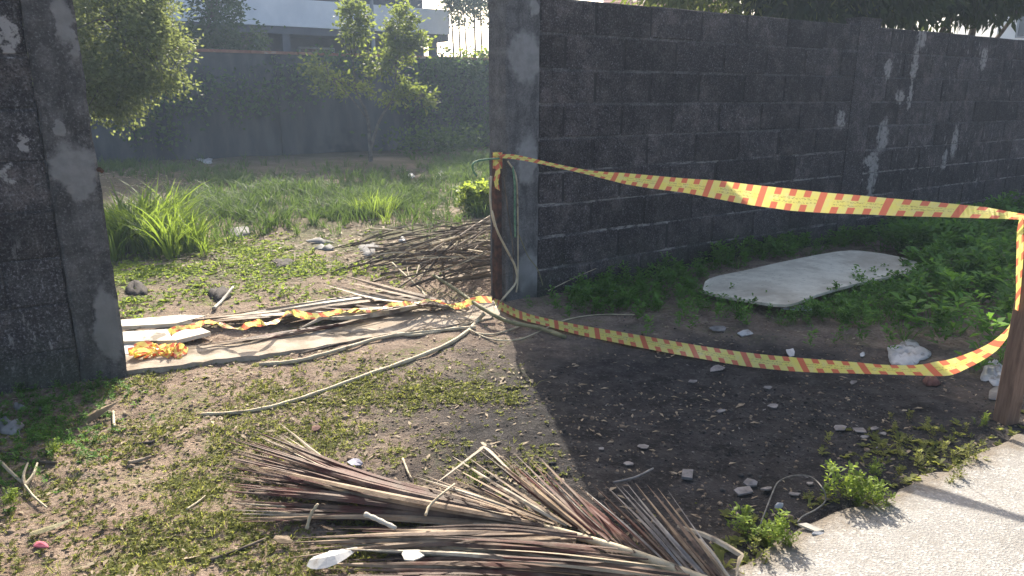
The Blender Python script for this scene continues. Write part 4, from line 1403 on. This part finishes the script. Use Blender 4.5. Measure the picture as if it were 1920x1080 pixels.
# straight leaflets along the upper side of the midrib
SPB = [(1010, 975), (1080, 988), (1180, 1030), (1290, 1076), (1400, 1118)]
SPT = [(740, 895), (815, 885), (885, 838), (958, 855), (1005, 857), (1065, 915), (1135, 905), (1180, 905), (1250, 922)]
SPM = [(.5 * (lerp_poly(SPB, k / 8)[0] + SPT[k][0]) + 0, .5 * (lerp_poly(SPB, k / 8)[1] + SPT[k][1]) - 1) for k in range(9)]
fan(fr_root, 17, SPB[:3], SPT[:5], SPM[:5], [LT, LP_, LB, LB, LT], .0062, .05, .075, .05, 5)
fan(fr_root, 18, SPB[2:], SPT[4:], SPM[4:], [LG, LG, LB, LT, LB], .0052, .05, .08, .06, 5)
fan(fr_root, 9, SPB, [(860, 900), (1000, 900), (1100, 930), (1230, 960)], [(940, 940), (1060, 955), (1160, 985), (1300, 1035)], [LB, LB, LG], .0055, .02, .03, .02, 10)
# lower leaflets
fan(fr_root, 10, [(960, 985), (1080, 1012)], [(600, 985), (530, 1015), (540, 1045)], [(800, 985), (800, 1003), (790, 1018)], [LB, LB, LT, LB], .0115, .04, .045, .02)
fan(fr_root, 8, [(1090, 1020), (1300, 1085)], [(700, 992), (640, 1030)], [(950, 1005), (930, 1040)], [LP_, LT, LB], .0105, .04, .045, .03)
fan(fr_root, 9, [(1250, 1075), (1360, 1110)], [(700, 1040), (560, 1062), (620, 1090)], [(1000, 1048), (940, 1062), (960, 1085)], [LB, LT, LP_, LB], .0115, .04, .035, .02)
fan(fr_root, 8, [(1080, 1000), (1330, 1090)], [(760, 985), (900, 1050)], [(930, 985), (1100, 1060)], [LB, LP_, LB], .007, .07, .07, .05)
# midrib
rp = smooth_path([GG(x, y, h) for x, y, h in ((1470, 1140, .05), (1330, 1092, .05), (1180, 1035, .05), (1020, 988, .045), (880, 958, .04), (760, 930, .04))], 22)
MB().tube(rp, list(np.linspace(.017, .004, 22)), 8).build('midrib', M['stalk'], fr_root, smooth=True)
# kinked pale leaflets at its right end
for pts in (((1270, 985), (1330, 1005), (1385, 1036), (1388, 1042), (1383, 1060), (1380, 1090)), ((1310, 1010), (1340, 1045), (1372, 1090)), ((960, 885), (912, 838), (895, 845), (850, 880), (818, 905))):
    P = smooth_path([GG(x, y, .06) for x, y in pts], 14)
    MB().leaflet(P, .009, .4, .3).build('leaflet', LP_, fr_root)
P = smooth_path([GG(x, y, h) for x, y, h in ((912, 835, .05), (905, 828, .04), (935, 838, .02))], 6)
MB().leaflet(P, .006, .4).build('leaflet', LP_, fr_root)

# dead palm leaves lying across the gateway
LT = M['leaflet_tan']
g_root = empty('palm_frond', GG(560, 585), 'greyed dead palm leaves lying across the gateway under the trailing tape', 'palm frond')
fan(g_root, 20, [(760, 540), (790, 575)], [(420, 590), (470, 605), (560, 612)], [(600, 560), (640, 585)], [LT, LT, LB, LT, LP_], .020, .04, .07, .03, 5, 6)
fan(g_root, 12, [(690, 560), (720, 590)], [(225, 606), (330, 606), (420, 600)], [(470, 588), (520, 590)], [LT, LP_, LT, LB], .022, .035, .05, .03, 4, 6)
fan(g_root, 14, [(830, 560), (880, 580)], [(520, 600), (600, 545), (640, 520)], [(680, 590), (740, 545)], [LT, LB, LP_], .017, .05, .08, .05, 5, 6)
fan(g_root, 8, [(560, 622), (700, 596)], [(330, 655), (480, 640)], [(450, 636), (600, 615)], [LT, LB], .013, .02, .03, .02, 4, 6)


# ------------------------------------------------------------------ stalks, cords, sticks
def stalk(name, pts, r0, r1, mat, label, cat, group=None, n=None, sides=7):
    P = smooth_path([GG(*p) if len(p) == 3 else GG(p[0], p[1], max(r0, .006)) for p in pts], n or max(10, 5 * len(pts)))
    rr_ = np.linspace(r0, r1, len(P)) * (1 + .12 * np.sin(np.arange(len(P)) * 1.7))
    o = MB().tube(P, list(rr_), sides, .05).build(name, mat, smooth=True)
    return tag(o, label, cat, group)


GS = 'dry palm stalks in front of the gateway'
stalk('palm_stalk', [(378, 777), (450, 773), (520, 760), (600, 735), (680, 706), (760, 678), (830, 650), (872, 625), (893, 604), (908, 588, .05)], .007, .012, M['stalk'], 'longest pale palm stalk, curving from the gateway out over the verge', 'stalk', GS)
stalk('palm_stalk', [(486, 684), (560, 676), (640, 655), (720, 632), (800, 622), (892, 613)], .010, .009, M['stalk'], 'pale stalk lying above the longest one with its blunt end on the weeds', 'stalk', GS)
stalk('palm_stalk', [(690, 618), (760, 629), (830, 620), (905, 600)], .006, .008, M['stalk'], 'short thin stalk in the gateway beside the pillar', 'stalk', GS)
stalk('palm_stalk', [(560, 664), (660, 640), (760, 622), (880, 600)], .006, .006, M['twig'], 'thin brown stalk along the threshold strip', 'stalk', GS)
stalk('palm_stalk', [(880, 618), (920, 636), (970, 637), (1010, 622), (1060, 600), (1120, 590), (1190, 590)], .004, .003, M['stalk'], 'thin curved stem bending into the shadow at the pillar foot', 'stalk', GS)
stalk('palm_stalk', [(890, 625), (930, 626), (985, 608)], .006, .004, M['stalk'], 'short dark tipped stem under the green stalk at the pillar foot', 'stalk', GS)
stalk('palm_stalk', [(812, 516, .15), (850, 540, .12), (900, 575, .08), (950, 602, .05), (1010, 615, .02), (1060, 632, .01)], .010, .012, M['stalk_green'], 'thick greenish stalk leaning across the tape beside the pillar', 'stalk', GS)
br = empty('forked_branch', GG(815, 572), 'pale dry branch with forked tips standing up from the dead leaves', 'branch')
for pts, r0 in ((((815, 573, .02), (780, 535, .06), (748, 505, .10), (735, 492, .12)), .009), (((790, 545, .05), (768, 520, .10), (762, 492, .15)), .006), (((778, 532, .06), (785, 500, .13), (800, 470, .17)), .006), (((783, 536, .06), (795, 510, .13), (812, 480, .16)), .005)):
    P = smooth_path([GG(*p) for p in pts], 8)
    MB().tube(P, list(np.linspace(r0, r0 * .5, 8)), 6).build('limb', M['stalk'], br, smooth=True)


def hang(name, pts, r, mat, label, cat, group=None):
    P = smooth_path([PV(x, y, A + WN * o_, WN) for x, y, o_ in pts], 22)
    return tag(MB().tube(P, r, 6).build(name, mat, smooth=True), label, cat, group)


GC = 'dry strands hanging on the gate pillar'
hang('dry_strand', [(922, 395, .10), (932, 432, .10), (950, 468, .08), (966, 500, .07), (968, 528, .08), (950, 552, .12), (938, 566, .16)], .0065, M['stalk'], 'pale looping strand sweeping from the post down the pillar', 'strand', GC)
hang('dry_strand', [(952, 302, .03), (966, 325, .03), (970, 360, .03), (971, 430, .03), (971, 520, .03), (968, 548, .03)], .005, M['stalk'], 'straight pale strand hanging down the pillar face', 'strand', GC)
hang('dry_strand', [(944, 330, .06), (953, 400, .05), (962, 470, .05), (964, 540, .05)], .004, M['twig'], 'brown strand hanging close to the rusty post', 'strand', GC)
hang('dry_strand', [(921, 330, .02), (919, 370, .03), (922, 400, .05), (928, 425, .08)], .006, M['stalk'], 'upper pale strand left of the rusty post', 'strand', GC)
hang('green_cord', [(961, 312, .03), (965, 345, .03), (965, 400, .03), (966, 445, .03)], .0065, M['rope'], 'green cord hanging straight down the pillar face', 'cord')
hang('green_cord', [(936, 297, .05), (912, 299, .06), (893, 303, .06), (886, 310, .06), (888, 322, .05), (894, 330, .05)], .006, M['rope'], 'pale green cord sticking out left of the steel post top', 'cord')
hang('grass_stalk', [(973, 440, .03), (990, 480, .06), (1008, 505, .09), (1018, 535, .12)], .003, M['stalk_green'], 'thin green stalk leaning on the foot of the pillar', 'stalk')
stalk('grass_stalk', [(1028, 545, .05), (1075, 522, .10), (1130, 498, .14)], .003, .002, M['stalk'], 'dry grass stalk leaning over the weeds beside the pillar', 'stalk')
stalk('grass_stalk', [(1060, 536, .05), (1100, 540, .07), (1160, 546, .06)], .005, .003, M['rope'], 'bright green stalk lying in the weeds beside the pillar', 'stalk')

# twig pile behind the steel post
tw = empty('brush_pile', GG(850, 490), 'dark pile of cut twigs and palm ribs heaped behind the rusty post', 'brush pile')
rt = random.Random(14)
for k in range(150):
    u = rt.random()
    x0 = 935 - 230 * rt.random() ** 2.3; y0 = 420 + rt.uniform(0, 92) + (930 - x0) * .05
    ln = rt.uniform(70, 200); an = rt.gauss(-.22, .2)
    hmax = .05 + .30 * math.exp(-((x0 - 890) / 75) ** 2)
    h1, h2 = rt.uniform(.01, hmax), rt.uniform(.01, hmax + .04)
    p1 = (x0 - ln / 2 * math.cos(an), y0 - ln / 2 * math.sin(an) * .8); p2 = (min(x0 + ln / 2 * math.cos(an), 936), y0 + ln / 2 * math.sin(an) * .8)
    a_ = GG(*p1, h1); b_ = GG(*p2, h2)
    if wall_side(a_[0], a_[1]) > -.1:
        a_ = a_ - WN * (wall_side(a_[0], a_[1]) + .12)
    if wall_side(b_[0], b_[1]) > -.1:
        b_ = b_ - WN * (wall_side(b_[0], b_[1]) + .12)
    m_ = (a_ + b_) / 2 + np.array([rt.gauss(0, .02), rt.gauss(0, .02), rt.uniform(.0, .03)])
    r = rt.uniform(.003, .009)
    MB().tube(smooth_path([a_, m_, b_], 6), list(np.linspace(r, r * .5, 6)), 5).build('twig', M['stalk'] if rt.random() < .14 else M['twig'], tw)


def plank(pts, th, mat, label, dz=.03, name='plank', group=None, ends=None):
    """flat board whose four corners are seen at these pixels"""
    P = [GG(x, y, dz) for x, y in pts]
    zt_ = [p.copy() for p in P]
    mb = MB()
    for p in zt_:
        mb.v.append(tuple(p))
    for p in zt_:
        mb.v.append(tuple(p - np.array([0, 0, th])))
    n_ = len(P)
    mb.f.append(tuple(range(n_))); mb.f.append(tuple(reversed(range(n_, 2 * n_))))
    for k in range(n_):
        mb.f.append((k, n_ + k, n_ + (k + 1) % n_, (k + 1) % n_))
    o = mb.build(name, mat)
    return tag(o, label, name.replace('_', ' '), group)


plank([(822, 524), (935, 510), (935, 503), (826, 516)], .022, M['plank'], 'brown plank on the ground left of the rusty post', .035)
plank([(222, 612), (330, 606), (385, 592), (340, 590), (222, 600)], .02, M['paleplank'], 'pale board by the left pillar with its dark underside up against the leaves', .05)
plank([(226, 640), (330, 638), (395, 622), (372, 612), (226, 622)], .02, M['paleplank'], 'bleached flat board nearest the left pillar foot', .035)
plank([(232, 664), (262, 662), (278, 648), (246, 640), (232, 645)], .008, M['paper'], 'white scrap sheet wedged at the left pillar foot', .02, 'scrap_sheet')

# white board on the weeds
bp = [(1318, 542), (1330, 522), (1400, 506), (1480, 488), (1560, 473), (1610, 470), (1680, 480), (1736, 497), (1735, 504), (1690, 514), (1600, 533), (1530, 553), (1475, 571), (1400, 562), (1330, 549)]
bx = smooth_path([(*q_, 0) for q_ in bp + bp[:1]], 46)[:-1]
P = [GG(x, y, (.06 + .05 * (x - 1318) / 420)) for x, y, _ in bx]
mb = MB(); n_ = len(P)
for p in P:
    mb.v.append(tuple(p))
for p in P:
    mb.v.append(tuple(p - np.array([0, 0, .016])))
mb.f.append(tuple(range(n_))); mb.f.append(tuple(reversed(range(n_, 2 * n_))))
for k in range(n_):
    mb.f.append((k, n_ + k, n_ + (k + 1) % n_, (k + 1) % n_))
tag(mb.build('white_board', M['board']), 'big dirty white board lying on the weeds by the block wall', 'board')


# ------------------------------------------------------------------ litter
def shard(name, px, py, wx, wy, th, mat, label, cat, seed, group=None, lift=.012):
    """flat broken piece with an uneven outline, slightly tilted"""
    q = random.Random(seed * 7 + 1); n = q.choice((6, 7, 8)); P = []
    tx, ty = q.uniform(-.012, .012), q.uniform(-.012, .012)
    for k in range(n):
        a_ = 2 * math.pi * (k + q.uniform(-.3, .3)) / n; f = q.uniform(.6, 1.15)
        P.append(GG(px + wx * f * math.cos(a_), py - wy * f * math.sin(a_), lift + .5 * (tx * math.cos(a_) + ty * math.sin(a_)) + q.uniform(-.002, .002)))
    mb = MB(); c = sum(P) / n + np.array([0, 0, q.uniform(.001, .006)])
    mb.v += [tuple(p) for p in P] + [tuple(p - np.array([0, 0, th])) for p in P] + [tuple(c)]
    for k in range(n):
        mb.f.append((k, (k + 1) % n, 2 * n)); mb.f.append((k, n + k, n + (k + 1) % n, (k + 1) % n))
    mb.f.append(tuple(reversed(range(n, 2 * n))))
    return tag(mb.build(name, mat), label, cat, group)


def crumple(name, px, py, wx, wy, hgt, mat, label, cat, seed, group=None, nn=9, dz=.0):
    """sheet folded into an uneven heap"""
    rng = np.random.default_rng(seed)
    c = GG(px, py); e = GG(px + wx, py); d = GG(px, py - wy)
    ax_ = (e - c); ay_ = (d - c); ax_[2] = ay_[2] = 0
    V = []; F = []; tab = rng.uniform(.62, 1.2, 11)
    for j in range(nn):
        for i in range(nn):
            u, v = i / (nn - 1) * 2 - 1, j / (nn - 1) * 2 - 1
            r = max(abs(u), abs(v)); ang = math.atan2(v, u)
            ka = (ang + math.pi) / (2 * math.pi) * 11; k0 = int(ka) % 11; rad = r * (tab[k0] * (1 - ka % 1) + tab[(k0 + 1) % 11] * (ka % 1))
            p = c + ax_ * rad * math.cos(ang) + ay_ * rad * math.sin(ang)
            z = hgt * .8 * (1 - r ** 3) * rng.uniform(.05, 1) + .006 + dz
            V.append((p[0], p[1], float(gz(p[0], p[1])) + z))
    for j in range(nn - 1):
        for i in range(nn - 1):
            a_ = j * nn + i
            F.append((a_, a_ + 1, a_ + nn + 1, a_ + nn))
    o = npmesh(name, np.array(V), np.array(F), mat)
    sd = o.modifiers.new('thick', 'SOLIDIFY'); sd.thickness = .003
    return tag(o, label, cat, group)


crumple('plastic_sheet', 1700, 666, 52, 28, .035, M['paper'], 'crumpled greyish plastic sheet behind the lowest sag of the tape', 'plastic sheet', 3, None, 12)
crumple('plastic_bag', 1862, 697, 24, 24, .05, M['paper'], 'white plastic bag beside the timber post', 'plastic bag', 8)
shard('scrap', 1347, 615, 20, 9, .004, M['chip'], 'grey scrap at the edge of the shaded weeds, left of the white one', 'scrap', 11, 'scraps near the weeds')
shard('scrap', 1397, 624, 14, 7, .004, M['paper'], 'small white scrap just below the white board', 'scrap', 12, 'scraps near the weeds')
shard('scrap', 1482, 660, 11, 8, .004, M['paper'], 'little white scrap standing above the middle of the sagging tape', 'scrap', 13, 'scraps near the weeds')
shard('scrap', 1618, 664, 6, 5, .004, M['paper'], 'tiny white scrap left of the crumpled plastic sheet', 'scrap', 14, 'scraps near the weeds')
plank([(1468, 578), (1520, 582), (1556, 580), (1550, 574), (1500, 572)], .006, M['white'], 'narrow bluish white strip at the near edge of the white board', .03, 'white_strip')
plank([(1278, 893), (1298, 896), (1300, 880), (1280, 879)], .010, M['chip'], 'square pale tile fragment alone on the dark soil', .014, 'tile_fragment')
shard('rubble_piece', 1393, 919, 24, 11, .005, M['chip'], 'long pale rubble piece left of the wire ring', 'rubble', 35, 'rubble pieces by the wire ring', .014)
shard('rubble_piece', 1410, 904, 18, 8, .005, M['chip'], 'whitish rubble piece above the longest one beside the wire ring', 'rubble', 51, 'rubble pieces by the wire ring', .014)
shard('rubble_piece', 1438, 915, 13, 3, .005, M['chip'], 'flat pale rubble piece touching the wire ring', 'rubble', 80, 'rubble pieces by the wire ring', .014)
shard('rubble_piece', 1462, 946, 9, 5, .010, M['paper'], 'small white rubble piece below the wire ring', 'rubble', 6, 'rubble pieces by the wire ring', .014)
plank([(1496, 982), (1530, 996), (1545, 993), (1512, 980)], .006, M['paleplank'], 'cream coloured chip on the pavement edge between the bright weeds', .022, 'pale_chip')
plank([(1522, 1000), (1545, 1004), (1546, 998), (1528, 995)], .006, M['paper'], 'small white chip on the pavement edge beside the cream one', .022, 'pale_chip')
FL_LAB = ['bright pale flake between the shadow edge and the square tile fragment', 'small pale flake closest to the slanting shadow edge on the dark soil', 'pale flake between the shadow edge and the tips of the right leaflets',
          'widest of the pale flakes below the right half of the sagging tape', 'second pale flake from the left in the row before the timber post', 'third pale flake in the row before the timber post', 'lowest pale flake of the row before the timber post', 'pale flake of the row nearest the timber post',
          'pale flake under the left half of the sagging tape', 'pale flake in the middle of the charred patch', 'long flat flake right under the sagging tape near its middle', 'pale flake right of the centre of the charred patch', 'small pale flake below the tape and above the charred centre', 'pale flake just under the tape left of the reddish lump',
          'small pale flake inside the wire ring near its right side', 'small pale flake inside the wire ring near its left side']
for k, (x, y, wx) in enumerate(((1205, 836, 15), (1128, 840, 9), (1178, 868, 12), (1575, 800, 22), (1612, 806, 18), (1640, 803, 12), (1622, 818, 11), (1655, 812, 12), (1300, 715, 14), (1352, 770, 12), (1345, 690, 20), (1450, 760, 14), (1440, 726, 12), (1600, 716, 13), (1520, 905, 10), (1490, 925, 12))):
    q_ = random.Random(k)
    plank([(x + wx * .8 * q_.uniform(.6, 1.2) * math.cos(a_ + q_.uniform(-.4, .4)), y - wx * .3 * q_.uniform(.5, 1.3) * math.sin(a_)) for a_ in (.2, 1.2, 2.3, 3.2, 4.3, 5.4)], .003, M['chip'], FL_LAB[k], .009, 'pale_flake', 'pale flakes on the charred soil')
crumple('brown_lump', 1745, 718, 17, 12, .05, M['redlump'], 'reddish brown lump under the lowest sag of the tape', 'lump', 21, nn=6)
crumple('dark_chunk', 408, 552, 22, 16, .07, M['dark'], 'dark chunk beside the short white stick inside the gateway', 'chunk', 22, 'dark chunks inside the gateway', 6)
crumple('dark_chunk', 256, 541, 22, 14, .06, M['dark'], 'dark chunk in the sunny weeds close to the left pillar', 'chunk', 23, 'dark chunks inside the gateway', 6)
crumple('dark_chunk', 530, 494, 22, 8, .04, M['dark'], 'flat dark chunk in the middle of the sunny weeds', 'chunk', 24, 'dark chunks inside the gateway', 6)
crumple('dark_chunk', 690, 470, 22, 14, .07, M['stone'], 'grey stone chunk left of the brush pile', 'chunk', 25, 'dark chunks inside the gateway', 6)
stalk('white_stick', [(400, 579), (418, 562), (437, 538, .05)], .010, .008, M['paleplank'], 'short white stick leaning inside the gateway', 'stick')
for k, (x, y, wx, wy, lab) in enumerate(((600, 455, 26, 6, 'grey rubble by the brush pile, on the pale soil'), (610, 466, 20, 4, 'pale flat rubble just below the grey one by the brush pile'), (448, 436, 20, 10, 'pale rubble in the grass right of the tall grass clump'), (465, 352, 26, 5, 'grey rubble far back on the bare soil'),
                                         (770, 330, 9, 4, 'small white bit far back right of the young tree'), (828, 326, 12, 8, 'rounded pale bit far back before the vine'), (385, 300, 16, 5, 'pale bit at the foot of the dull tree'), (755, 452, 8, 5, 'white bit on top of the brush pile edge'))):
    crumple('rubble', x, y, wx, wy, .05, M['stone'] if k < 4 else M['paper'], lab, 'rubble', 40 + k, 'rubble in the lot', 5)
crumple('stone', 14, 805, 32, 17, .05, M['stone'], 'large rounded stone at the left edge below the wall', 'stone', 51, 'stones under the left wall', 7)
crumple('stone', 38, 766, 13, 8, .03, M['stone'], 'smaller pale stone above the large one under the left wall', 'stone', 52, 'stones under the left wall', 6)
shard('stone', 72, 764, 9, 5, .004, M['chip'], 'little whitish stone in the shaded weeds under the left wall', 'stone', 53, 'stones under the left wall')
crumple('flat_stone', 1885, 742, 40, 16, .03, M['stone'], 'flat grey stone slab behind the foot of the timber post', 'stone', 54, nn=6)
shard('pink_scrap', 76, 1020, 16, 8, .004, M['pink'], 'torn pink scrap on the weeds at the lower left', 'scrap', 61)
shard('mauve_scrap', 666, 866, 16, 8, .004, M['mauve'], 'mauve grey scrap just above the palm frond', 'scrap', 62)
shard('reddish_scrap', 592, 802, 12, 6, .004, M['redlump'], 'dull red scrap above the tips of the palm frond', 'scrap', 63)
shard('pale_leaf', 530, 1012, 22, 9, .002, M['dryleaf'], 'pale dry leaf in the weeds left of the lower leaflets', 'leaf', 64, 'loose dry leaves', .02)
shard('pale_leaf', 770, 1040, 24, 11, .003, M['paleplank'], 'broad cream leaf between the lower palm leaflets', 'leaf', 65, 'loose dry leaves', .05)
# white husk in front
P = smooth_path([GG(580, 1050, .03), GG(620, 1043, .05), GG(672, 1026, .04)], 8)
tag(MB().leaflet(P, .030, .25, .2).build('white_husk', M['paper']), 'bright white husk lying under the lower left leaflets', 'husk')
P = smooth_path([GG(150, 790, .01), GG(180, 772, .035), GG(222, 752, .04)], 8)
tag(MB().leaflet(P, .022, .6, .4).build('curled_leaf', M['dryleaf']), 'curled dry leaf at the edge of the left wall shadow', 'leaf', 'loose dry leaves')
P = smooth_path([GG(55, 1000, .012), GG(95, 988, .018), GG(138, 972, .012)], 8)
tag(MB().leaflet(P, .013, .2, .1).build('bamboo_strip', M['stalk_green']), 'grey green strip of leaf on the weeds at the lower left', 'leaf', 'loose dry leaves')
fs = empty('forked_stick', GG(45, 908), 'thin forked stick at the left edge in the wall shadow', 'stick')
for pts in (((-10, 855, .03), (20, 885, .03), (45, 908, .02), (62, 930, .015), (88, 952, .01)), ((45, 908, .02), (44, 890, .03), (52, 868, .04)), ((47, 909, .02), (62, 890, .03), (70, 868, .04))):
    MB().tube(smooth_path([GG(*p) for p in pts], 9), list(np.linspace(.006, .003, 9)), 6).build('limb', M['stalk'], fs)
stalk('twig', [(0, 845), (50, 862), (105, 868)], .005, .006, M['twig'], 'dark bent twig in the shadow of the left wall', 'twig', 'loose twigs on the verge')
stalk('twig', [(575, 992, .02), (583, 965, .05), (596, 945, .08)], .005, .004, M['stalk'], 'short upright twig crossing the left leaflets', 'twig', 'loose twigs on the verge')
stalk('twig', [(684, 964, .09), (710, 975, .085), (742, 990, .08)], .007, .006, M['paleplank'], 'pale stick lying on top of the palm leaflets', 'twig', 'loose twigs on the verge')
stalk('twig', [(798, 966, .09), (806, 948, .10), (830, 925, .11), (852, 908, .09)], .004, .003, M['stalk'], 'thin bent twig arching over the middle of the palm frond', 'twig', 'loose twigs on the verge')
stalk('twig', [(755, 860), (765, 885), (772, 898)], .004, .003, M['stalk'], 'small pale twig above the middle of the palm frond', 'twig', 'loose twigs on the verge')
stalk('twig', [(350, 955), (370, 942), (385, 930)], .004, .003, M['stalk'], 'short pale twig in the weeds left of the palm frond', 'twig', 'loose twigs on the verge')
stalk('twig', [(395, 1050), (450, 1030), (498, 1010)], .005, .004, M['twig'], 'thin dark twig lying towards the lower leaflets', 'twig', 'loose twigs on the verge')
stalk('twig', [(250, 833), (280, 830), (290, 826)], .006, .005, M['dark'], 'short blackened twig on the bare soil at the left', 'twig', 'loose twigs on the verge')
stalk('twig', [(240, 868), (258, 864), (284, 856)], .008, .005, M['plank'], 'pale broken twig below the blackened one', 'twig', 'loose twigs on the verge')
stalk('twig', [(1150, 905, .02), (1190, 895, .03), (1225, 878, .03)], .004, .003, M['leaflet_grey'], 'grey twig in the shade above the right leaflets', 'twig', 'loose twigs on the verge')
stalk('twig', [(1640, 950, .03), (1668, 975, .03), (1688, 1000, .03)], .003, .002, M['stalk'], 'thin stem lying from the bright weed over the concrete', 'twig', 'loose twigs on the verge')
stalk('twig', [(212, 772, .01), (213, 785, .01), (214, 800, .01)], .006, .005, M['stalk'], 'stubby pale twig beside the curled leaf', 'twig', 'loose twigs on the verge')
wr = [(1425, 985), (1450, 920), (1462, 902), (1488, 892), (1520, 894), (1542, 915), (1548, 938), (1530, 955), (1505, 968), (1495, 980)]
tag(MB().tube(smooth_path([GG(x, y, .05 if 2 < k < 6 else .015) for k, (x, y) in enumerate(wr)], 44), .0022, 5).build('wire_ring', M['wire'], smooth=True), 'thin loop of wire lying on the dark soil near the pavement', 'wire')
for k, (x, y, r) in enumerate(((1690, 988, 9), (1672, 966, 8), (1682, 958, 6), (1905, 940, 6), (1612, 1028, 3))):
    plank([(x - r, y + r * .2), (x, y + r * .45), (x + r, y + r * .1), (x + r * .2, y - r * .4)], .003, M['dark'], ['lower dark leaf bit of the trio on the concrete beside the bright weed', 'middle dark leaf bit of the trio on the concrete beside the bright weed', 'upper dark leaf bit of the trio on the concrete beside the bright weed', 'dark leaf bit on the concrete at the right edge below the timber post', 'tiny dark speck alone on the concrete near the bottom of the photo'][k], .024, 'dark_leaf_bit', 'dark leaf bits on the pavement')

# ------------------------------------------------------------------ haze volume added, mostly in place of lens glare
hz = MB().box((0, 0, 4.4), (135, 0, 0), (0, 135, 0), (0, 0, 5.9)).build('haze', bpy.data.materials.new('glare haze'), origin=(0, 0, 0))
hm = hz.data.materials[0]; hm.use_nodes = True; hm.node_tree.nodes.clear()
vo = hm.node_tree.nodes.new('ShaderNodeVolumePrincipled'); ou = hm.node_tree.nodes.new('ShaderNodeOutputMaterial')
vo.inputs['Color'].default_value = (.62, .78, 1, 1); vo.inputs['Density'].default_value = HAZE; vo.inputs['Anisotropy'].default_value = .3
hm.node_tree.links.new(vo.outputs[0], ou.inputs['Volume'])
tag(hz, 'thin haze added over the lot, mostly for lens glare', kind='stuff')
